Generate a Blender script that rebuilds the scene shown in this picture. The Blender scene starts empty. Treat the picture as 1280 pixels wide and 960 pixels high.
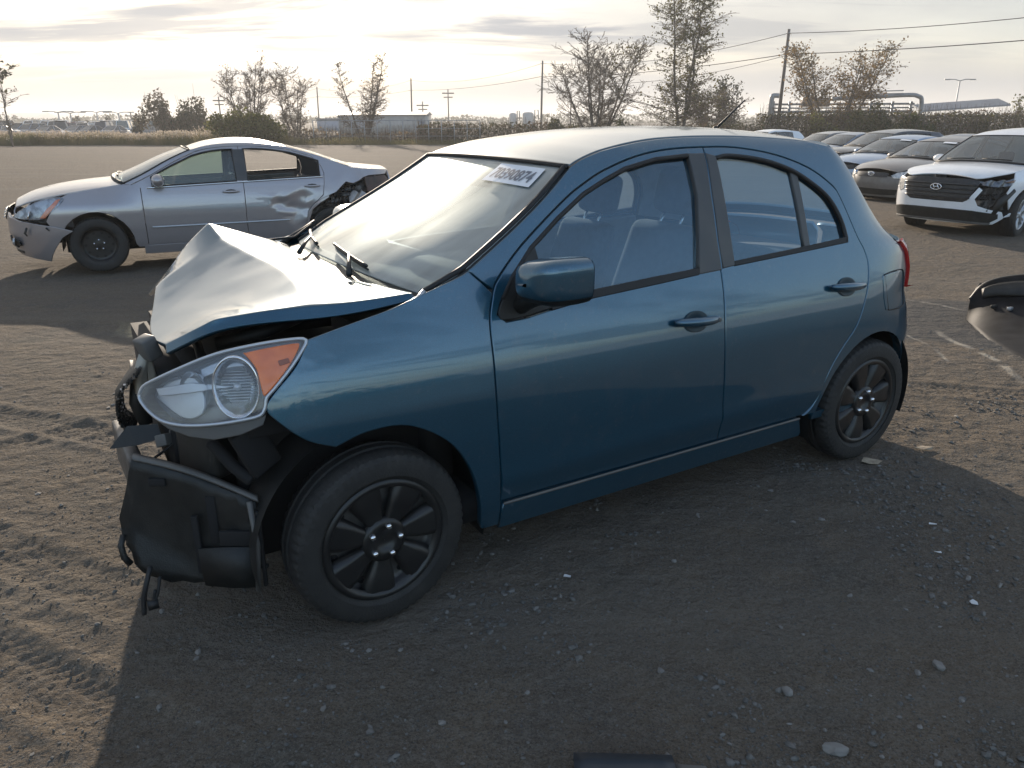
import bpy, bmesh, math, random
import numpy as np
from mathutils import Vector, Matrix
from mathutils.geometry import delaunay_2d_cdt
random.seed(7); RNG=np.random.default_rng(11)
scene=bpy.context.scene; COL=scene.collection
rad=math.radians
# ------------------------------------------------------------------ camera, sky, sun, exposure
cam_d=bpy.data.cameras.new('camera'); cam=bpy.data.objects.new('camera',cam_d); COL.objects.link(cam)
cam_d.sensor_width=36; cam_d.lens=27.0; cam_d.clip_start=.05; cam_d.clip_end=6000
cam.location=(0,0,1.578); cam.rotation_euler=(rad(90-19.077),0,0)
scene.camera=cam
SUN_AZ=rad(-15); SUN_EL=rad(15.5)          # azimuth from +Y, clockwise positive
sun_d=bpy.data.lights.new('sun','SUN'); sun_d.energy=2.7; sun_d.angle=rad(.55); sun_d.color=(1,.86,.70)
sun=bpy.data.objects.new('sun',sun_d); COL.objects.link(sun)
SDIR=Vector((math.sin(SUN_AZ)*math.cos(SUN_EL),math.cos(SUN_AZ)*math.cos(SUN_EL),math.sin(SUN_EL)))
sun.rotation_euler=SDIR.to_track_quat('Z','Y').to_euler()
world=bpy.data.worlds.new('World'); scene.world=world; world.use_nodes=True
def build_sky():
    nt=world.node_tree; N=nt.nodes; L=nt.links; N.clear()
    def nd(t,**k):
        n=N.new(t)
        for a,b in k.items(): setattr(n,a,b)
        return n
    def math_(op,a,b=None,c=None,clamp=False):
        m=nd('ShaderNodeMath',operation=op); m.use_clamp=clamp
        for i,v in enumerate((a,b,c)):
            if v is None: continue
            if isinstance(v,(int,float)): m.inputs[i].default_value=v
            else: L.new(v,m.inputs[i])
        return m.outputs[0]
    def mixc(f,a,b):
        m=nd('ShaderNodeMix',data_type='RGBA')
        for s,v in ((m.inputs[0],f),(m.inputs[6],a),(m.inputs[7],b)):
            if isinstance(v,(int,float)): s.default_value=v
            elif isinstance(v,tuple): s.default_value=(*v,1)
            else: L.new(v,s)
        return m.outputs[2]
    out=nd('ShaderNodeOutputWorld'); bg=nd('ShaderNodeBackground'); bg.inputs[1].default_value=.15
    sky=nd('ShaderNodeTexSky',sky_type='NISHITA'); sky.sun_disc=False
    sky.sun_elevation=SUN_EL; sky.sun_rotation=SUN_AZ; sky.air_density=1.0; sky.dust_density=2.2; sky.ozone_density=1.2
    tc=nd('ShaderNodeTexCoord'); sep=nd('ShaderNodeSeparateXYZ'); L.new(tc.outputs['Generated'],sep.inputs[0])
    # nearness to the sun: thin high cloud glows round it
    dot=nd('ShaderNodeVectorMath',operation='DOT_PRODUCT'); L.new(tc.outputs['Generated'],dot.inputs[0]); dot.inputs[1].default_value=SDIR
    d=math_('MAXIMUM',dot.outputs['Value'],0.0)
    g1=math_('POWER',d,14.0); g2=math_('POWER',d,3.0)
    z=math_('ADD',math_('ABSOLUTE',sep.outputs[2]),.09)
    comb=nd('ShaderNodeCombineXYZ'); L.new(math_('DIVIDE',sep.outputs[0],z),comb.inputs[0]); L.new(math_('DIVIDE',sep.outputs[1],z),comb.inputs[1])
    def noise(scale,detail,off,rough=.55,dist=.3,sx=1,sy=1.0):
        mp=nd('ShaderNodeMapping'); L.new(comb.outputs[0],mp.inputs[0]); mp.inputs['Scale'].default_value=(sx,sy,1); mp.inputs['Location'].default_value=off
        n=nd('ShaderNodeTexNoise'); L.new(mp.outputs[0],n.inputs['Vector']); n.inputs['Scale'].default_value=scale; n.inputs['Detail'].default_value=detail
        n.inputs['Roughness'].default_value=rough; n.inputs['Distortion'].default_value=dist; return n.outputs[0]
    def ramp(v,a,b):
        m=nd('ShaderNodeMapRange',interpolation_type='SMOOTHSTEP'); L.new(v,m.inputs[0]); m.inputs[1].default_value=a; m.inputs[2].default_value=b; return m.outputs[0]
    veil=ramp(noise(.33,5,(3.1,1.7,0)),.30,.62)
    # high cloud: grey-white, brighter towards the sun
    cb=math_('ADD',math_('MULTIPLY',g1,1.25),math_('ADD',math_('MULTIPLY',g2,.26),1.16))
    cl=nd('ShaderNodeVectorMath',operation='SCALE'); warm=mixc(g2,(.91,.955,1.0),(1.0,.985,.96)); L.new(warm,cl.inputs[0]); L.new(cb,cl.inputs['Scale'])
    front=ramp(dot.outputs['Value'],-.35,.75)
    base=mixc(math_('MULTIPLY',math_('ADD',math_('MULTIPLY',veil,.10),math_('ADD',.80,math_('MULTIPLY',g2,.10))),math_('ADD',.25,math_('MULTIPLY',front,.75)),clamp=True),sky.outputs[0],cl.outputs[0])
    # darker grey banks low in the sky
    bank=ramp(noise(.55,7,(7.3,2.2,0),.62,.8,.55,1.25),.50,.62)
    bank2=math_('MULTIPLY',bank,ramp(sep.outputs[2],.045,.085))
    dk=nd('ShaderNodeVectorMath',operation='SCALE'); L.new(mixc(g2,(.80,.88,1.0),(.89,.93,1.0)),dk.inputs[0]); L.new(math_('ADD',math_('MULTIPLY',g1,.30),math_('ADD',math_('MULTIPLY',g2,.15),.98)),dk.inputs['Scale'])
    col=mixc(math_('MULTIPLY',bank2,.85),base,dk.outputs[0])
    # single cloud banks low over the yard: bearing (x/y), height (z/y), half sizes
    yy=math_('MAXIMUM',sep.outputs[1],.05); U=math_('DIVIDE',sep.outputs[0],yy); Wz=math_('DIVIDE',sep.outputs[2],yy); nz=noise(2.2,6,(2.,4.,0),.62,.4,.5,1.); nz2=noise(.9,5,(5.,1.,0),.6,.6,.35,1.)
    for u0,z0,hu,hz,amt in ((.02,.108,.11,.022,.9),(-.10,.132,.06,.006,.6),(-.45,.120,.11,.008,.6),(-.60,.092,.16,.020,.42),(-.13,.094,.05,.004,.6),(.25,.10,.16,.022,.5),(-.52,.052,.22,.010,.45),(.42,.075,.2,.012,.35),(.10,.088,.16,.006,.55)):
        a=math_('DIVIDE',math_('SUBTRACT',U,u0),hu); b=math_('DIVIDE',math_('SUBTRACT',Wz,z0),hz)
        r2=math_('ADD',math_('MULTIPLY',a,a),math_('MULTIPLY',b,b)); m=ramp(math_('ADD',math_('SUBTRACT',1.0,r2),math_('MULTIPLY',math_('SUBTRACT',math_('ADD',nz,math_('MULTIPLY',nz2,.8)),.9),4.2)),.0,1.1)
        m=math_('MULTIPLY',m,math_('GREATER_THAN',sep.outputs[1],.1)); col=mixc(math_('MULTIPLY',m,amt),col,dk.outputs[0])
    # grey layer of distant cloud resting on the horizon
    low=ramp(math_('ADD',sep.outputs[2],math_('MULTIPLY',noise(.25,4,(1,5,0),.5,.2,.4,.4),.05)),.085,.055)
    dl=nd('ShaderNodeVectorMath',operation='SCALE'); L.new(mixc(g2,(.86,.92,1.0),(.96,.95,.95)),dl.inputs[0]); L.new(math_('ADD',math_('MULTIPLY',g2,.25),1.22),dl.inputs['Scale'])
    col=mixc(math_('MULTIPLY',low,.75),col,dl.outputs[0])
    L.new(col,bg.inputs[0]); L.new(bg.outputs[0],out.inputs[0])
build_sky()
vs=scene.view_settings; scene.display_settings.display_device='sRGB'
vs.view_transform='Standard'; vs.look='None'; vs.exposure=1.5; vs.gamma=1; vs.use_curve_mapping=False
scene.cycles.max_bounces=8; scene.cycles.transparent_max_bounces=24; scene.cycles.caustics_reflective=False; scene.cycles.caustics_refractive=False
scene.cycles.sample_clamp_indirect=6.0
# ------------------------------------------------------------------ materials
def mat(name,col,rough=.5,metal=0.,spec=.5,coat=0.,coat_rough=.04,col2=None,nscale=8.,detail=5,lo=.35,hi=.65,bump=0.,bscale=60.,dust=0.,dustcol=(.33,.29,.24),trans=0.,emis=None,rough2=None,stretch=None):
    m=bpy.data.materials.new(name); m.use_nodes=True; nt=m.node_tree; N=nt.nodes; L=nt.links
    b=N['Principled BSDF']; b.inputs['Base Color'].default_value=(*col,1); b.inputs['Roughness'].default_value=rough
    b.inputs['Metallic'].default_value=metal; b.inputs['Specular IOR Level'].default_value=spec
    b.inputs['Coat Weight'].default_value=coat; b.inputs['Coat IOR'].default_value=1.75 if coat>=1 else 1.5; b.inputs['Coat Roughness'].default_value=coat_rough
    if emis: b.inputs['Emission Color'].default_value=(*emis[0],1); b.inputs['Emission Strength'].default_value=emis[1]
    tc=N.new('ShaderNodeTexCoord'); src=tc.outputs['Object']
    if stretch:
        mp=N.new('ShaderNodeMapping'); mp.inputs['Scale'].default_value=stretch; L.new(src,mp.inputs[0]); src=mp.outputs[0]
    c=None
    def noise(s,d=5):
        n=N.new('ShaderNodeTexNoise'); n.inputs['Scale'].default_value=s; n.inputs['Detail'].default_value=d; L.new(src,n.inputs['Vector']); return n.outputs[0]
    def rng(v,a,b2,c0=0,c1=1):
        r=N.new('ShaderNodeMapRange'); L.new(v,r.inputs[0]); r.inputs[1].default_value=a; r.inputs[2].default_value=b2; r.inputs[3].default_value=c0; r.inputs[4].default_value=c1; return r.outputs[0]
    def mix(f,a,b2):
        x=N.new('ShaderNodeMix'); x.data_type='RGBA'; L.new(f,x.inputs[0])
        for s,v in ((x.inputs[6],a),(x.inputs[7],b2)):
            if isinstance(v,tuple): s.default_value=(*v,1)
            else: L.new(v,s)
        return x.outputs[2]
    if col2 is not None or rough2 is not None:
        f=rng(noise(nscale,detail),lo,hi)
        if col2 is not None: c=mix(f,col,col2)
        if rough2 is not None: L.new(rng(f,0,1,rough,rough2),b.inputs['Roughness'])
    if dust>0:     # dirt lies on faces that look up, and a little everywhere
        ge=N.new('ShaderNodeNewGeometry'); sp=N.new('ShaderNodeSeparateXYZ'); L.new(ge.outputs['Normal'],sp.inputs[0])
        up=rng(sp.outputs[2],.25,.95,.25,1.0); n1=rng(noise(3.5,6),.3,.75,.35,1.0)
        mu=N.new('ShaderNodeMath'); mu.operation='MULTIPLY'; L.new(up,mu.inputs[0]); L.new(n1,mu.inputs[1])
        mu2=N.new('ShaderNodeMath'); mu2.operation='MULTIPLY'; L.new(mu.outputs[0],mu2.inputs[0]); mu2.inputs[1].default_value=dust
        if coat>=1:      # dried splashes and grime, heavier in patches
            s1=rng(noise(52,4),.58,.70,0,.5); s2=rng(noise(2.3,5),.42,.68); s3=rng(noise(9,6),.58,.78,0,.09); mm=N.new('ShaderNodeMath'); mm.operation='MULTIPLY'; L.new(s1,mm.inputs[0]); L.new(s2,mm.inputs[1])
            ma=N.new('ShaderNodeMath'); ma.operation='MULTIPLY_ADD'; L.new(mm.outputs[0],ma.inputs[0]); ma.inputs[1].default_value=.45; L.new(s3,ma.inputs[2])
            mb=N.new('ShaderNodeMath'); mb.operation='MULTIPLY_ADD'; L.new(ma.outputs[0],mb.inputs[0]); mb.inputs[1].default_value=.55; L.new(mu2.outputs[0],mb.inputs[2]); mu2=mb
        c=mix(mu2.outputs[0],c if c is not None else col,dustcol)
        if metal>0: L.new(rng(mu2.outputs[0],0,1,metal,0),b.inputs['Metallic'])
        if coat>0: L.new(rng(mu2.outputs[0],0,1,coat,coat*.35),b.inputs['Coat Weight']); L.new(rng(mu2.outputs[0],0,.6,coat_rough,.22),b.inputs['Coat Roughness'])
    if c is not None: L.new(c,b.inputs['Base Color'])
    if bump>0:
        bp=N.new('ShaderNodeBump'); bp.inputs['Strength'].default_value=bump; bp.inputs['Distance'].default_value=.01
        L.new(noise(bscale,6),bp.inputs['Height']); L.new(bp.outputs[0],b.inputs['Normal'])
    return m
def glass_mat(name,tint,dust=0.,dustcol=(.62,.62,.6),refl=1.0,nscale=3.,trl=.6,fmin=0.0,glare=.0,rtint=(1,1,1)):
    """single-sheet window glass: tinted see-through, mirror reflection by angle, a film of dust that scatters light"""
    m=bpy.data.materials.new(name); m.use_nodes=True; nt=m.node_tree; N=nt.nodes; L=nt.links; N.clear()
    out=N.new('ShaderNodeOutputMaterial'); tr=N.new('ShaderNodeBsdfTransparent'); tr.inputs[0].default_value=(*tint,1)
    gl=N.new('ShaderNodeBsdfGlossy'); gl.inputs['Roughness'].default_value=.02; gl.inputs[0].default_value=(*rtint,1)
    fr=N.new('ShaderNodeFresnel'); ge=N.new('ShaderNodeNewGeometry'); io=N.new('ShaderNodeMapRange'); L.new(ge.outputs['Backfacing'],io.inputs[0]); io.inputs[3].default_value=1.55; io.inputs[4].default_value=1/1.55; L.new(io.outputs[0],fr.inputs[0])   # a thin sheet: same from both sides
    mr=N.new('ShaderNodeMapRange'); L.new(fr.outputs[0],mr.inputs[0]); mr.inputs[3].default_value=fmin; mr.inputs[4].default_value=refl
    mx=N.new('ShaderNodeMixShader'); L.new(mr.outputs[0],mx.inputs[0]); L.new(tr.outputs[0],mx.inputs[1]); L.new(gl.outputs[0],mx.inputs[2])
    last=mx.outputs[0]
    if dust>0:
        df=N.new('ShaderNodeBsdfDiffuse'); df.inputs[0].default_value=(*dustcol,1); tl=N.new('ShaderNodeBsdfTranslucent'); tl.inputs[0].default_value=(*dustcol,1)
        ms=N.new('ShaderNodeMixShader'); ms.inputs[0].default_value=trl; L.new(df.outputs[0],ms.inputs[1]); L.new(tl.outputs[0],ms.inputs[2])
        tc=N.new('ShaderNodeTexCoord'); n=N.new('ShaderNodeTexNoise'); mp=N.new('ShaderNodeMapping'); mp.inputs['Scale'].default_value=(.35,1.6,.35); mp.inputs['Rotation'].default_value=(0,0,.5)
        L.new(tc.outputs['Object'],mp.inputs[0]); L.new(mp.outputs[0],n.inputs['Vector']); n.inputs['Scale'].default_value=nscale; n.inputs['Detail'].default_value=7
        r=N.new('ShaderNodeMapRange'); L.new(n.outputs[0],r.inputs[0]); r.inputs[1].default_value=.3; r.inputs[2].default_value=.7; r.inputs[3].default_value=dust*.45; r.inputs[4].default_value=dust*1.4
        g2=N.new('ShaderNodeBsdfGlossy'); g2.inputs['Roughness'].default_value=.42; g2.inputs[0].default_value=(*dustcol,1); mg=N.new('ShaderNodeMixShader'); mg.inputs[0].default_value=glare; L.new(ms.outputs[0],mg.inputs[1]); L.new(g2.outputs[0],mg.inputs[2])
        m2=N.new('ShaderNodeMixShader'); L.new(r.outputs[0],m2.inputs[0]); L.new(last,m2.inputs[1]); L.new(mg.outputs[0],m2.inputs[2]); last=m2.outputs[0]
    L.new(last,out.inputs[0]); return m
# ------------------------------------------------------------------ naming
def tag(o,label=None,cat=None,group=None,kind=None):
    if label: o['label']=label
    if cat: o['category']=cat
    if group: o['group']=group
    if kind: o['kind']=kind
    return o
def empty(name,loc=(0,0,0),rz=0.,parent=None):
    o=bpy.data.objects.new(name,None); COL.objects.link(o); o.location=loc; o.rotation_euler=(0,0,rz); o.empty_display_size=.2
    if parent: o.parent=parent
    return o
def copy_tree(o,parent=None):
    c=o.copy(); COL.objects.link(c); c.parent=parent
    if parent is None:
        for k in ('label','group'): 
            pass
    for ch in list(o.children): copy_tree(ch,c)
    return c
# ------------------------------------------------------------------ mesh helpers
def add_obj(name,me,m,parent=None):
    o=bpy.data.objects.new(name,me); COL.objects.link(o)
    if m is not None:
        for x in (m if isinstance(m,(list,tuple)) else [m]): me.materials.append(x)
    if parent: o.parent=parent
    return o
def np_mesh(name,V,F,m,parent=None,smooth=True,N=None,mi=None):
    """V (n,3) array, F (k,3|4) array or list of faces"""
    me=bpy.data.meshes.new(name)
    if isinstance(F,np.ndarray):
        k=F.shape[1]; me.vertices.add(len(V)); me.vertices.foreach_set('co',np.ascontiguousarray(V,dtype=np.float32).ravel())
        me.loops.add(F.size); me.loops.foreach_set('vertex_index',np.ascontiguousarray(F,dtype=np.int32).ravel())
        me.polygons.add(len(F)); me.polygons.foreach_set('loop_start',np.arange(0,F.size,k,dtype=np.int32))
        me.update(calc_edges=True)
    else:
        me.from_pydata([tuple(map(float,v)) for v in V],[],[tuple(map(int,f)) for f in F]); me.update()
    me.polygons.foreach_set('use_smooth',np.full(len(me.polygons),bool(smooth)))
    if mi is not None: me.polygons.foreach_set('material_index',np.asarray(mi,dtype=np.int32))
    me.validate()
    if N is not None and len(N)==len(me.vertices): me.normals_split_custom_set_from_vertices([tuple(map(float,n)) for n in N])
    return add_obj(name,me,m,parent)
def rot(rx=0,ry=0,rz=0): return np.array(Matrix.Rotation(rz,3,'Z')@Matrix.Rotation(ry,3,'Y')@Matrix.Rotation(rx,3,'X'))
class MB:
    def __init__(s): s.V=[];s.F=[];s.n=0;s.mi=[]
    def add(s,V,F,mi=0):
        V=np.asarray(V,float); s.V.append(V); s.F+= [tuple(int(i)+s.n for i in f) for f in F]; s.mi+=[mi]*len(F); s.n+=len(V); return s
    def box(s,c,size,R=None,mi=0,taper=1.):
        h=np.array(size)/2; V=np.array([(x,y,z) for z in(-1,1) for y in(-1,1) for x in(-1,1)],float)*h
        V[4:,:2]*=taper
        if R is not None: V=V@np.array(R).T
        return s.add(V+np.array(c),[(0,2,3,1),(4,5,7,6),(0,1,5,4),(2,6,7,3),(0,4,6,2),(1,3,7,5)],mi)
    def tube(s,P,r,n=8,closed=False,mi=0,cap=True):
        P=np.asarray(P,float); k=len(P); r=np.broadcast_to(np.asarray(r,float),(k,))
        T=np.gradient(P,axis=0) if not closed else np.roll(P,-1,0)-np.roll(P,1,0)
        T/=np.linalg.norm(T,axis=1,keepdims=True)+1e-12
        u=np.cross(T[0],[0,0,1.]); 
        if np.linalg.norm(u)<.1: u=np.cross(T[0],[1.,0,0])
        u/=np.linalg.norm(u); a=np.linspace(0,2*np.pi,n,endpoint=False); V=[]
        for i in range(k):
            u=u-T[i]*(u@T[i]); u/=np.linalg.norm(u)+1e-12; w=np.cross(T[i],u)
            V.append(P[i]+r[i]*(np.cos(a)[:,None]*u+np.sin(a)[:,None]*w))
        F=[]
        for i in range(k if closed else k-1):
            j=(i+1)%k
            for q in range(n): F.append((i*n+q,i*n+(q+1)%n,j*n+(q+1)%n,j*n+q))
        if cap and not closed: F.append(tuple(range(n-1,-1,-1))); F.append(tuple((k-1)*n+q for q in range(n)))
        return s.add(np.concatenate(V),F,mi)
    def lathe(s,prof,c=(0,0,0),R=None,n=32,mi=0,rfun=None):
        """prof (r,h) about local z"""
        a=np.linspace(0,2*np.pi,n,endpoint=False); V=[];k=len(prof)
        for i,(r,h) in enumerate(prof):
            rr=r if rfun is None else r+rfun(i,a)
            V.append(np.stack([rr*np.cos(a),rr*np.sin(a),np.full(n,h)],-1))
        V=np.concatenate(V)
        if R is not None: V=V@np.array(R).T
        F=[(i*n+q,i*n+(q+1)%n,(i+1)*n+(q+1)%n,(i+1)*n+q) for i in range(k-1) for q in range(n)]
        return s.add(V+np.array(c),F,mi)
    def ell(s,c,r,R=None,nu=14,nv=8,mi=0):
        prof=[(math.sin(t)+1e-4,-math.cos(t)) for t in np.linspace(0,math.pi,nv)]
        M=np.diag(np.broadcast_to(np.asarray(r,float),(3,)))
        if R is not None: M=np.array(R)@M
        return s.lathe(prof,c,M,nu,mi)
    def grid(s,P,mi=0,flip=False):
        P=np.asarray(P,float); a,b=P.shape[:2]
        F=[(i*b+j,i*b+j+1,(i+1)*b+j+1,(i+1)*b+j) for i in range(a-1) for j in range(b-1)]
        if flip: F=[f[::-1] for f in F]
        return s.add(P.reshape(-1,3),F,mi)
    def prism(s,poly,f0,f1,mi=0):
        """poly of 2d points; f0,f1 map a point to the two end faces"""
        A=[f0(*p) for p in poly];B=[f1(*p) for p in poly];n=len(poly)
        return s.add(A+B,[tuple(range(n))[::-1],tuple(range(n,2*n))]+[(i,(i+1)%n,n+(i+1)%n,n+i) for i in range(n)],mi)
    def build(s,name,m,parent=None,smooth=True,bevel=0.,seg=2,sub=0,sharp=None):
        o=np_mesh(name,np.concatenate(s.V),s.F,m,parent,smooth,mi=s.mi if isinstance(m,(list,tuple)) else None)
        if bevel>0:
            b=o.modifiers.new('bevel','BEVEL'); b.width=bevel; b.segments=seg; b.limit_method='ANGLE'; b.angle_limit=rad(35); b.harden_normals=False
        if sub: q=o.modifiers.new('sub','SUBSURF'); q.levels=sub; q.render_levels=sub
        if sharp: o.data.set_sharp_from_angle(angle=rad(sharp))
        return o
def spl(P,n=6):
    """Catmull-Rom through the points"""
    P=np.asarray(P,float); Q=np.vstack([2*P[0]-P[1],P,2*P[-1]-P[-2]]); out=[]
    for i in range(1,len(Q)-2):
        for t in np.linspace(0,1,n,endpoint=False):
            a,b,c,d=Q[i-1],Q[i],Q[i+1],Q[i+2]
            out.append(.5*((2*b)+(c-a)*t+(2*a-5*b+4*c-d)*t*t+(3*b-a-3*c+d)*t**3))
    out.append(P[-1]); return np.array(out)
def resample(poly,res,closed=True):
    P=np.asarray(poly,float); out=[]; k=len(P)
    for i in range(k if closed else k-1):
        a,b=P[i],P[(i+1)%k]; d=np.linalg.norm(b-a)
        if d<1e-5: continue
        m=max(1,int(math.ceil(d/res)))
        for t in range(m): out.append(a+(b-a)*t/m)
    if not closed: out.append(P[-1])
    return np.array(out)
def area(P): x,y=P[:,0],P[:,1]; return .5*np.sum(x*np.roll(y,-1)-y*np.roll(x,-1))
def inset(P,d):
    if area(P)<0: P=P[::-1]
    e=np.roll(P,-1,0)-P; e/=np.linalg.norm(e,axis=1,keepdims=True)+1e-12; n=np.stack([-e[:,1],e[:,0]],-1)
    m=n+np.roll(n,1,0); L=np.sum(m*m,1,keepdims=True); m=m/np.maximum(L,.5)*2
    return P+m*d
def inside(poly,Q):
    x,y=Q[:,0],Q[:,1]; r=np.zeros(len(Q),bool); P=np.asarray(poly)
    for i in range(len(P)):
        a,b=P[i-1],P[i]
        c=(a[1]>y)!=(b[1]>y)
        with np.errstate(divide='ignore',invalid='ignore'): r^=c&(x<(b[0]-a[0])*(y-a[1])/(b[1]-a[1])+a[0])
    return r
def panel(name,f,poly,m,parent,res=.05,gap=.002,hem=.004,thick=.018,out=(0,1,0),holes=(),mirror=False,both=False,disp=None):
    """a formed sheet: polygon in the surface's own (u,v), pressed on to f(u,v), with a rolled hem and a returned edge"""
    loops=[]
    for k,pl in enumerate([poly]+list(holes)):
        P=resample(pl,res); P=P if area(P)>0 else P[::-1]
        sg=1 if k==0 else -1
        loops.append((inset(P,sg*(gap+hem)),inset(P,sg*gap),sg))
    B=[l[0] for l in loops]; lo=B[0].min(0); hi=B[0].max(0)
    gx=np.arange(lo[0]+res/2,hi[0],res); gy=np.arange(lo[1]+res/2,hi[1],res); G=np.stack(np.meshgrid(gx,gy),-1).reshape(-1,2)
    ok=inside(B[0],G)
    for b in B[1:]: ok&=~inside(b,G)
    G=G[ok]
    allb=np.concatenate(B)
    if len(G): G=G[np.min(np.linalg.norm(G[:,None]-allb[None],axis=2),axis=1)>res*.4]
    pts=np.concatenate([allb,G]) if len(G) else allb
    edges=[];o=0
    for b in B: edges+=[(o+i,o+(i+1)%len(b)) for i in range(len(b))]; o+=len(b)
    v2,_,fc,ov,_,_=delaunay_2d_cdt([Vector(p) for p in pts],edges,[],0,1e-6)
    v2=np.array([tuple(v) for v in v2]); fc=np.array([tuple(t) for t in fc]); ce=v2[fc].mean(1)
    ok=inside(B[0],ce)
    for b in B[1:]: ok&=~inside(b,ce)
    fc=fc[ok]
    idx={}
    for i,orig in enumerate(ov):
        for q in orig: idx[q]=i
    out=np.array(out,float)
    def nrm(U):
        h=1e-3; fu=f(U[:,0]+h,U[:,1])-f(U[:,0]-h,U[:,1]); fv=f(U[:,0],U[:,1]+h)-f(U[:,0],U[:,1]-h)
        n=np.cross(fu,fv); n/=np.linalg.norm(n,axis=1,keepdims=True)+1e-12; return n
    n0=nrm(v2); sgn=1 if np.sum(n0@out)>=0 else -1; n0=n0*sgn
    V0=f(v2[:,0],v2[:,1])
    if disp is not None:
        V0=V0+n0*disp(v2[:,0],v2[:,1])[:,None]
    fn=np.cross(V0[fc[:,1]]-V0[fc[:,0]],V0[fc[:,2]]-V0[fc[:,0]])
    fl=np.einsum('ij,ij->i',fn,n0[fc[:,0]])<0; fc[fl]=fc[fl][:,::-1]
    if disp is not None:
        n0=np.zeros_like(V0); fn=np.cross(V0[fc[:,1]]-V0[fc[:,0]],V0[fc[:,2]]-V0[fc[:,0]])
        for c in range(3): np.add.at(n0,fc[:,c],fn)
        n0/=np.linalg.norm(n0,axis=1,keepdims=True)+1e-12
    V=[V0];N=[n0];F=[tuple(t) for t in fc]; base=len(V0); o=0
    for b0,b1,sg in loops:
        k=len(b0); i0=np.array([idx[o+i] for i in range(k)]); n1=nrm(b1)*sgn; p1=f(b1[:,0],b1[:,1])
        if disp is not None: p1=p1+n1*disp(b1[:,0],b1[:,1])[:,None]
        od=p1-V0[i0]; od-=n1*np.sum(od*n1,1,keepdims=True); od/=np.linalg.norm(od,axis=1,keepdims=True)+1e-9
        r1=p1-n1*hem*.7; r2=p1-n1*thick
        a=base;bb=base+k; V+=[r1,r2]; N+=[(n1*.45+od),(od-n1*.05)]; base+=2*k
        for i in range(k):
            j=(i+1)%k; q=[(i0[i],a+i,a+j,i0[j]),(a+i,bb+i,bb+j,a+j)]
            pa=V0[i0[i]]; e1=r1[i]-pa; e2=V0[i0[j]]-pa
            if np.dot(np.cross(e1,r1[j]-pa),n1[i]+od[i])<0: q=[t[::-1] for t in q]
            F+=q
        o+=k
    V=np.concatenate(V); N=np.concatenate(N); N/=np.linalg.norm(N,axis=1,keepdims=True)+1e-9
    if both:
        n=len(V); V2=V*[1,-1,1]; N2=N*[1,-1,1]
        V=np.concatenate([V,V2]); N=np.concatenate([N,N2]); F=F+[tuple(i+n for i in t[::-1]) for t in F]
    ob=np_mesh(name,V,F,m,parent,True,N)
    if mirror:
        np_mesh(name,V*[1,-1,1],[t[::-1] for t in F],m,parent,True,N*[1,-1,1])
    return ob
def loft(A,B,crown=None,cdir=(0,0,1),p=2.0):
    """surface between two edge curves: u runs along them 0..1, v across 0..1, crown(u) metres at mid-span"""
    A=resample(A,.03,False);B=resample(B,.03,False)
    def par(C): l=np.concatenate([[0],np.cumsum(np.linalg.norm(np.diff(C,axis=0),axis=1))]); return l/l[-1]
    ta,tb=par(A),par(B); cd=np.array(cdir,float)
    def f(u,v):
        u=np.asarray(u,float);v=np.asarray(v,float)
        a=np.stack([np.interp(u,ta,A[:,k]) for k in range(3)],-1);b=np.stack([np.interp(u,tb,B[:,k]) for k in range(3)],-1)
        o=a+(b-a)*v[...,None]
        if crown is not None: o=o+(crown(u)*(1-np.abs(2*v-1)**p))[...,None]*cd
        return o
    return f
def loft_panel(name,f,m,parent,Lu,Lv,out,u0=0.,u1=1.,v0=0.,v1=1.,poly=None,**k):
    g=lambda u,v:f(np.asarray(u)/Lu,np.asarray(v)/Lv)
    pl=[(u0*Lu,v0*Lv),(u1*Lu,v0*Lv),(u1*Lu,v1*Lv),(u0*Lu,v1*Lv)] if poly is None else [(a*Lu,b*Lv) for a,b in poly]
    return panel(name,g,pl,m,parent,out=out,**k)
def mir(C): return np.asarray(C)*[1,-1,1]
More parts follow.
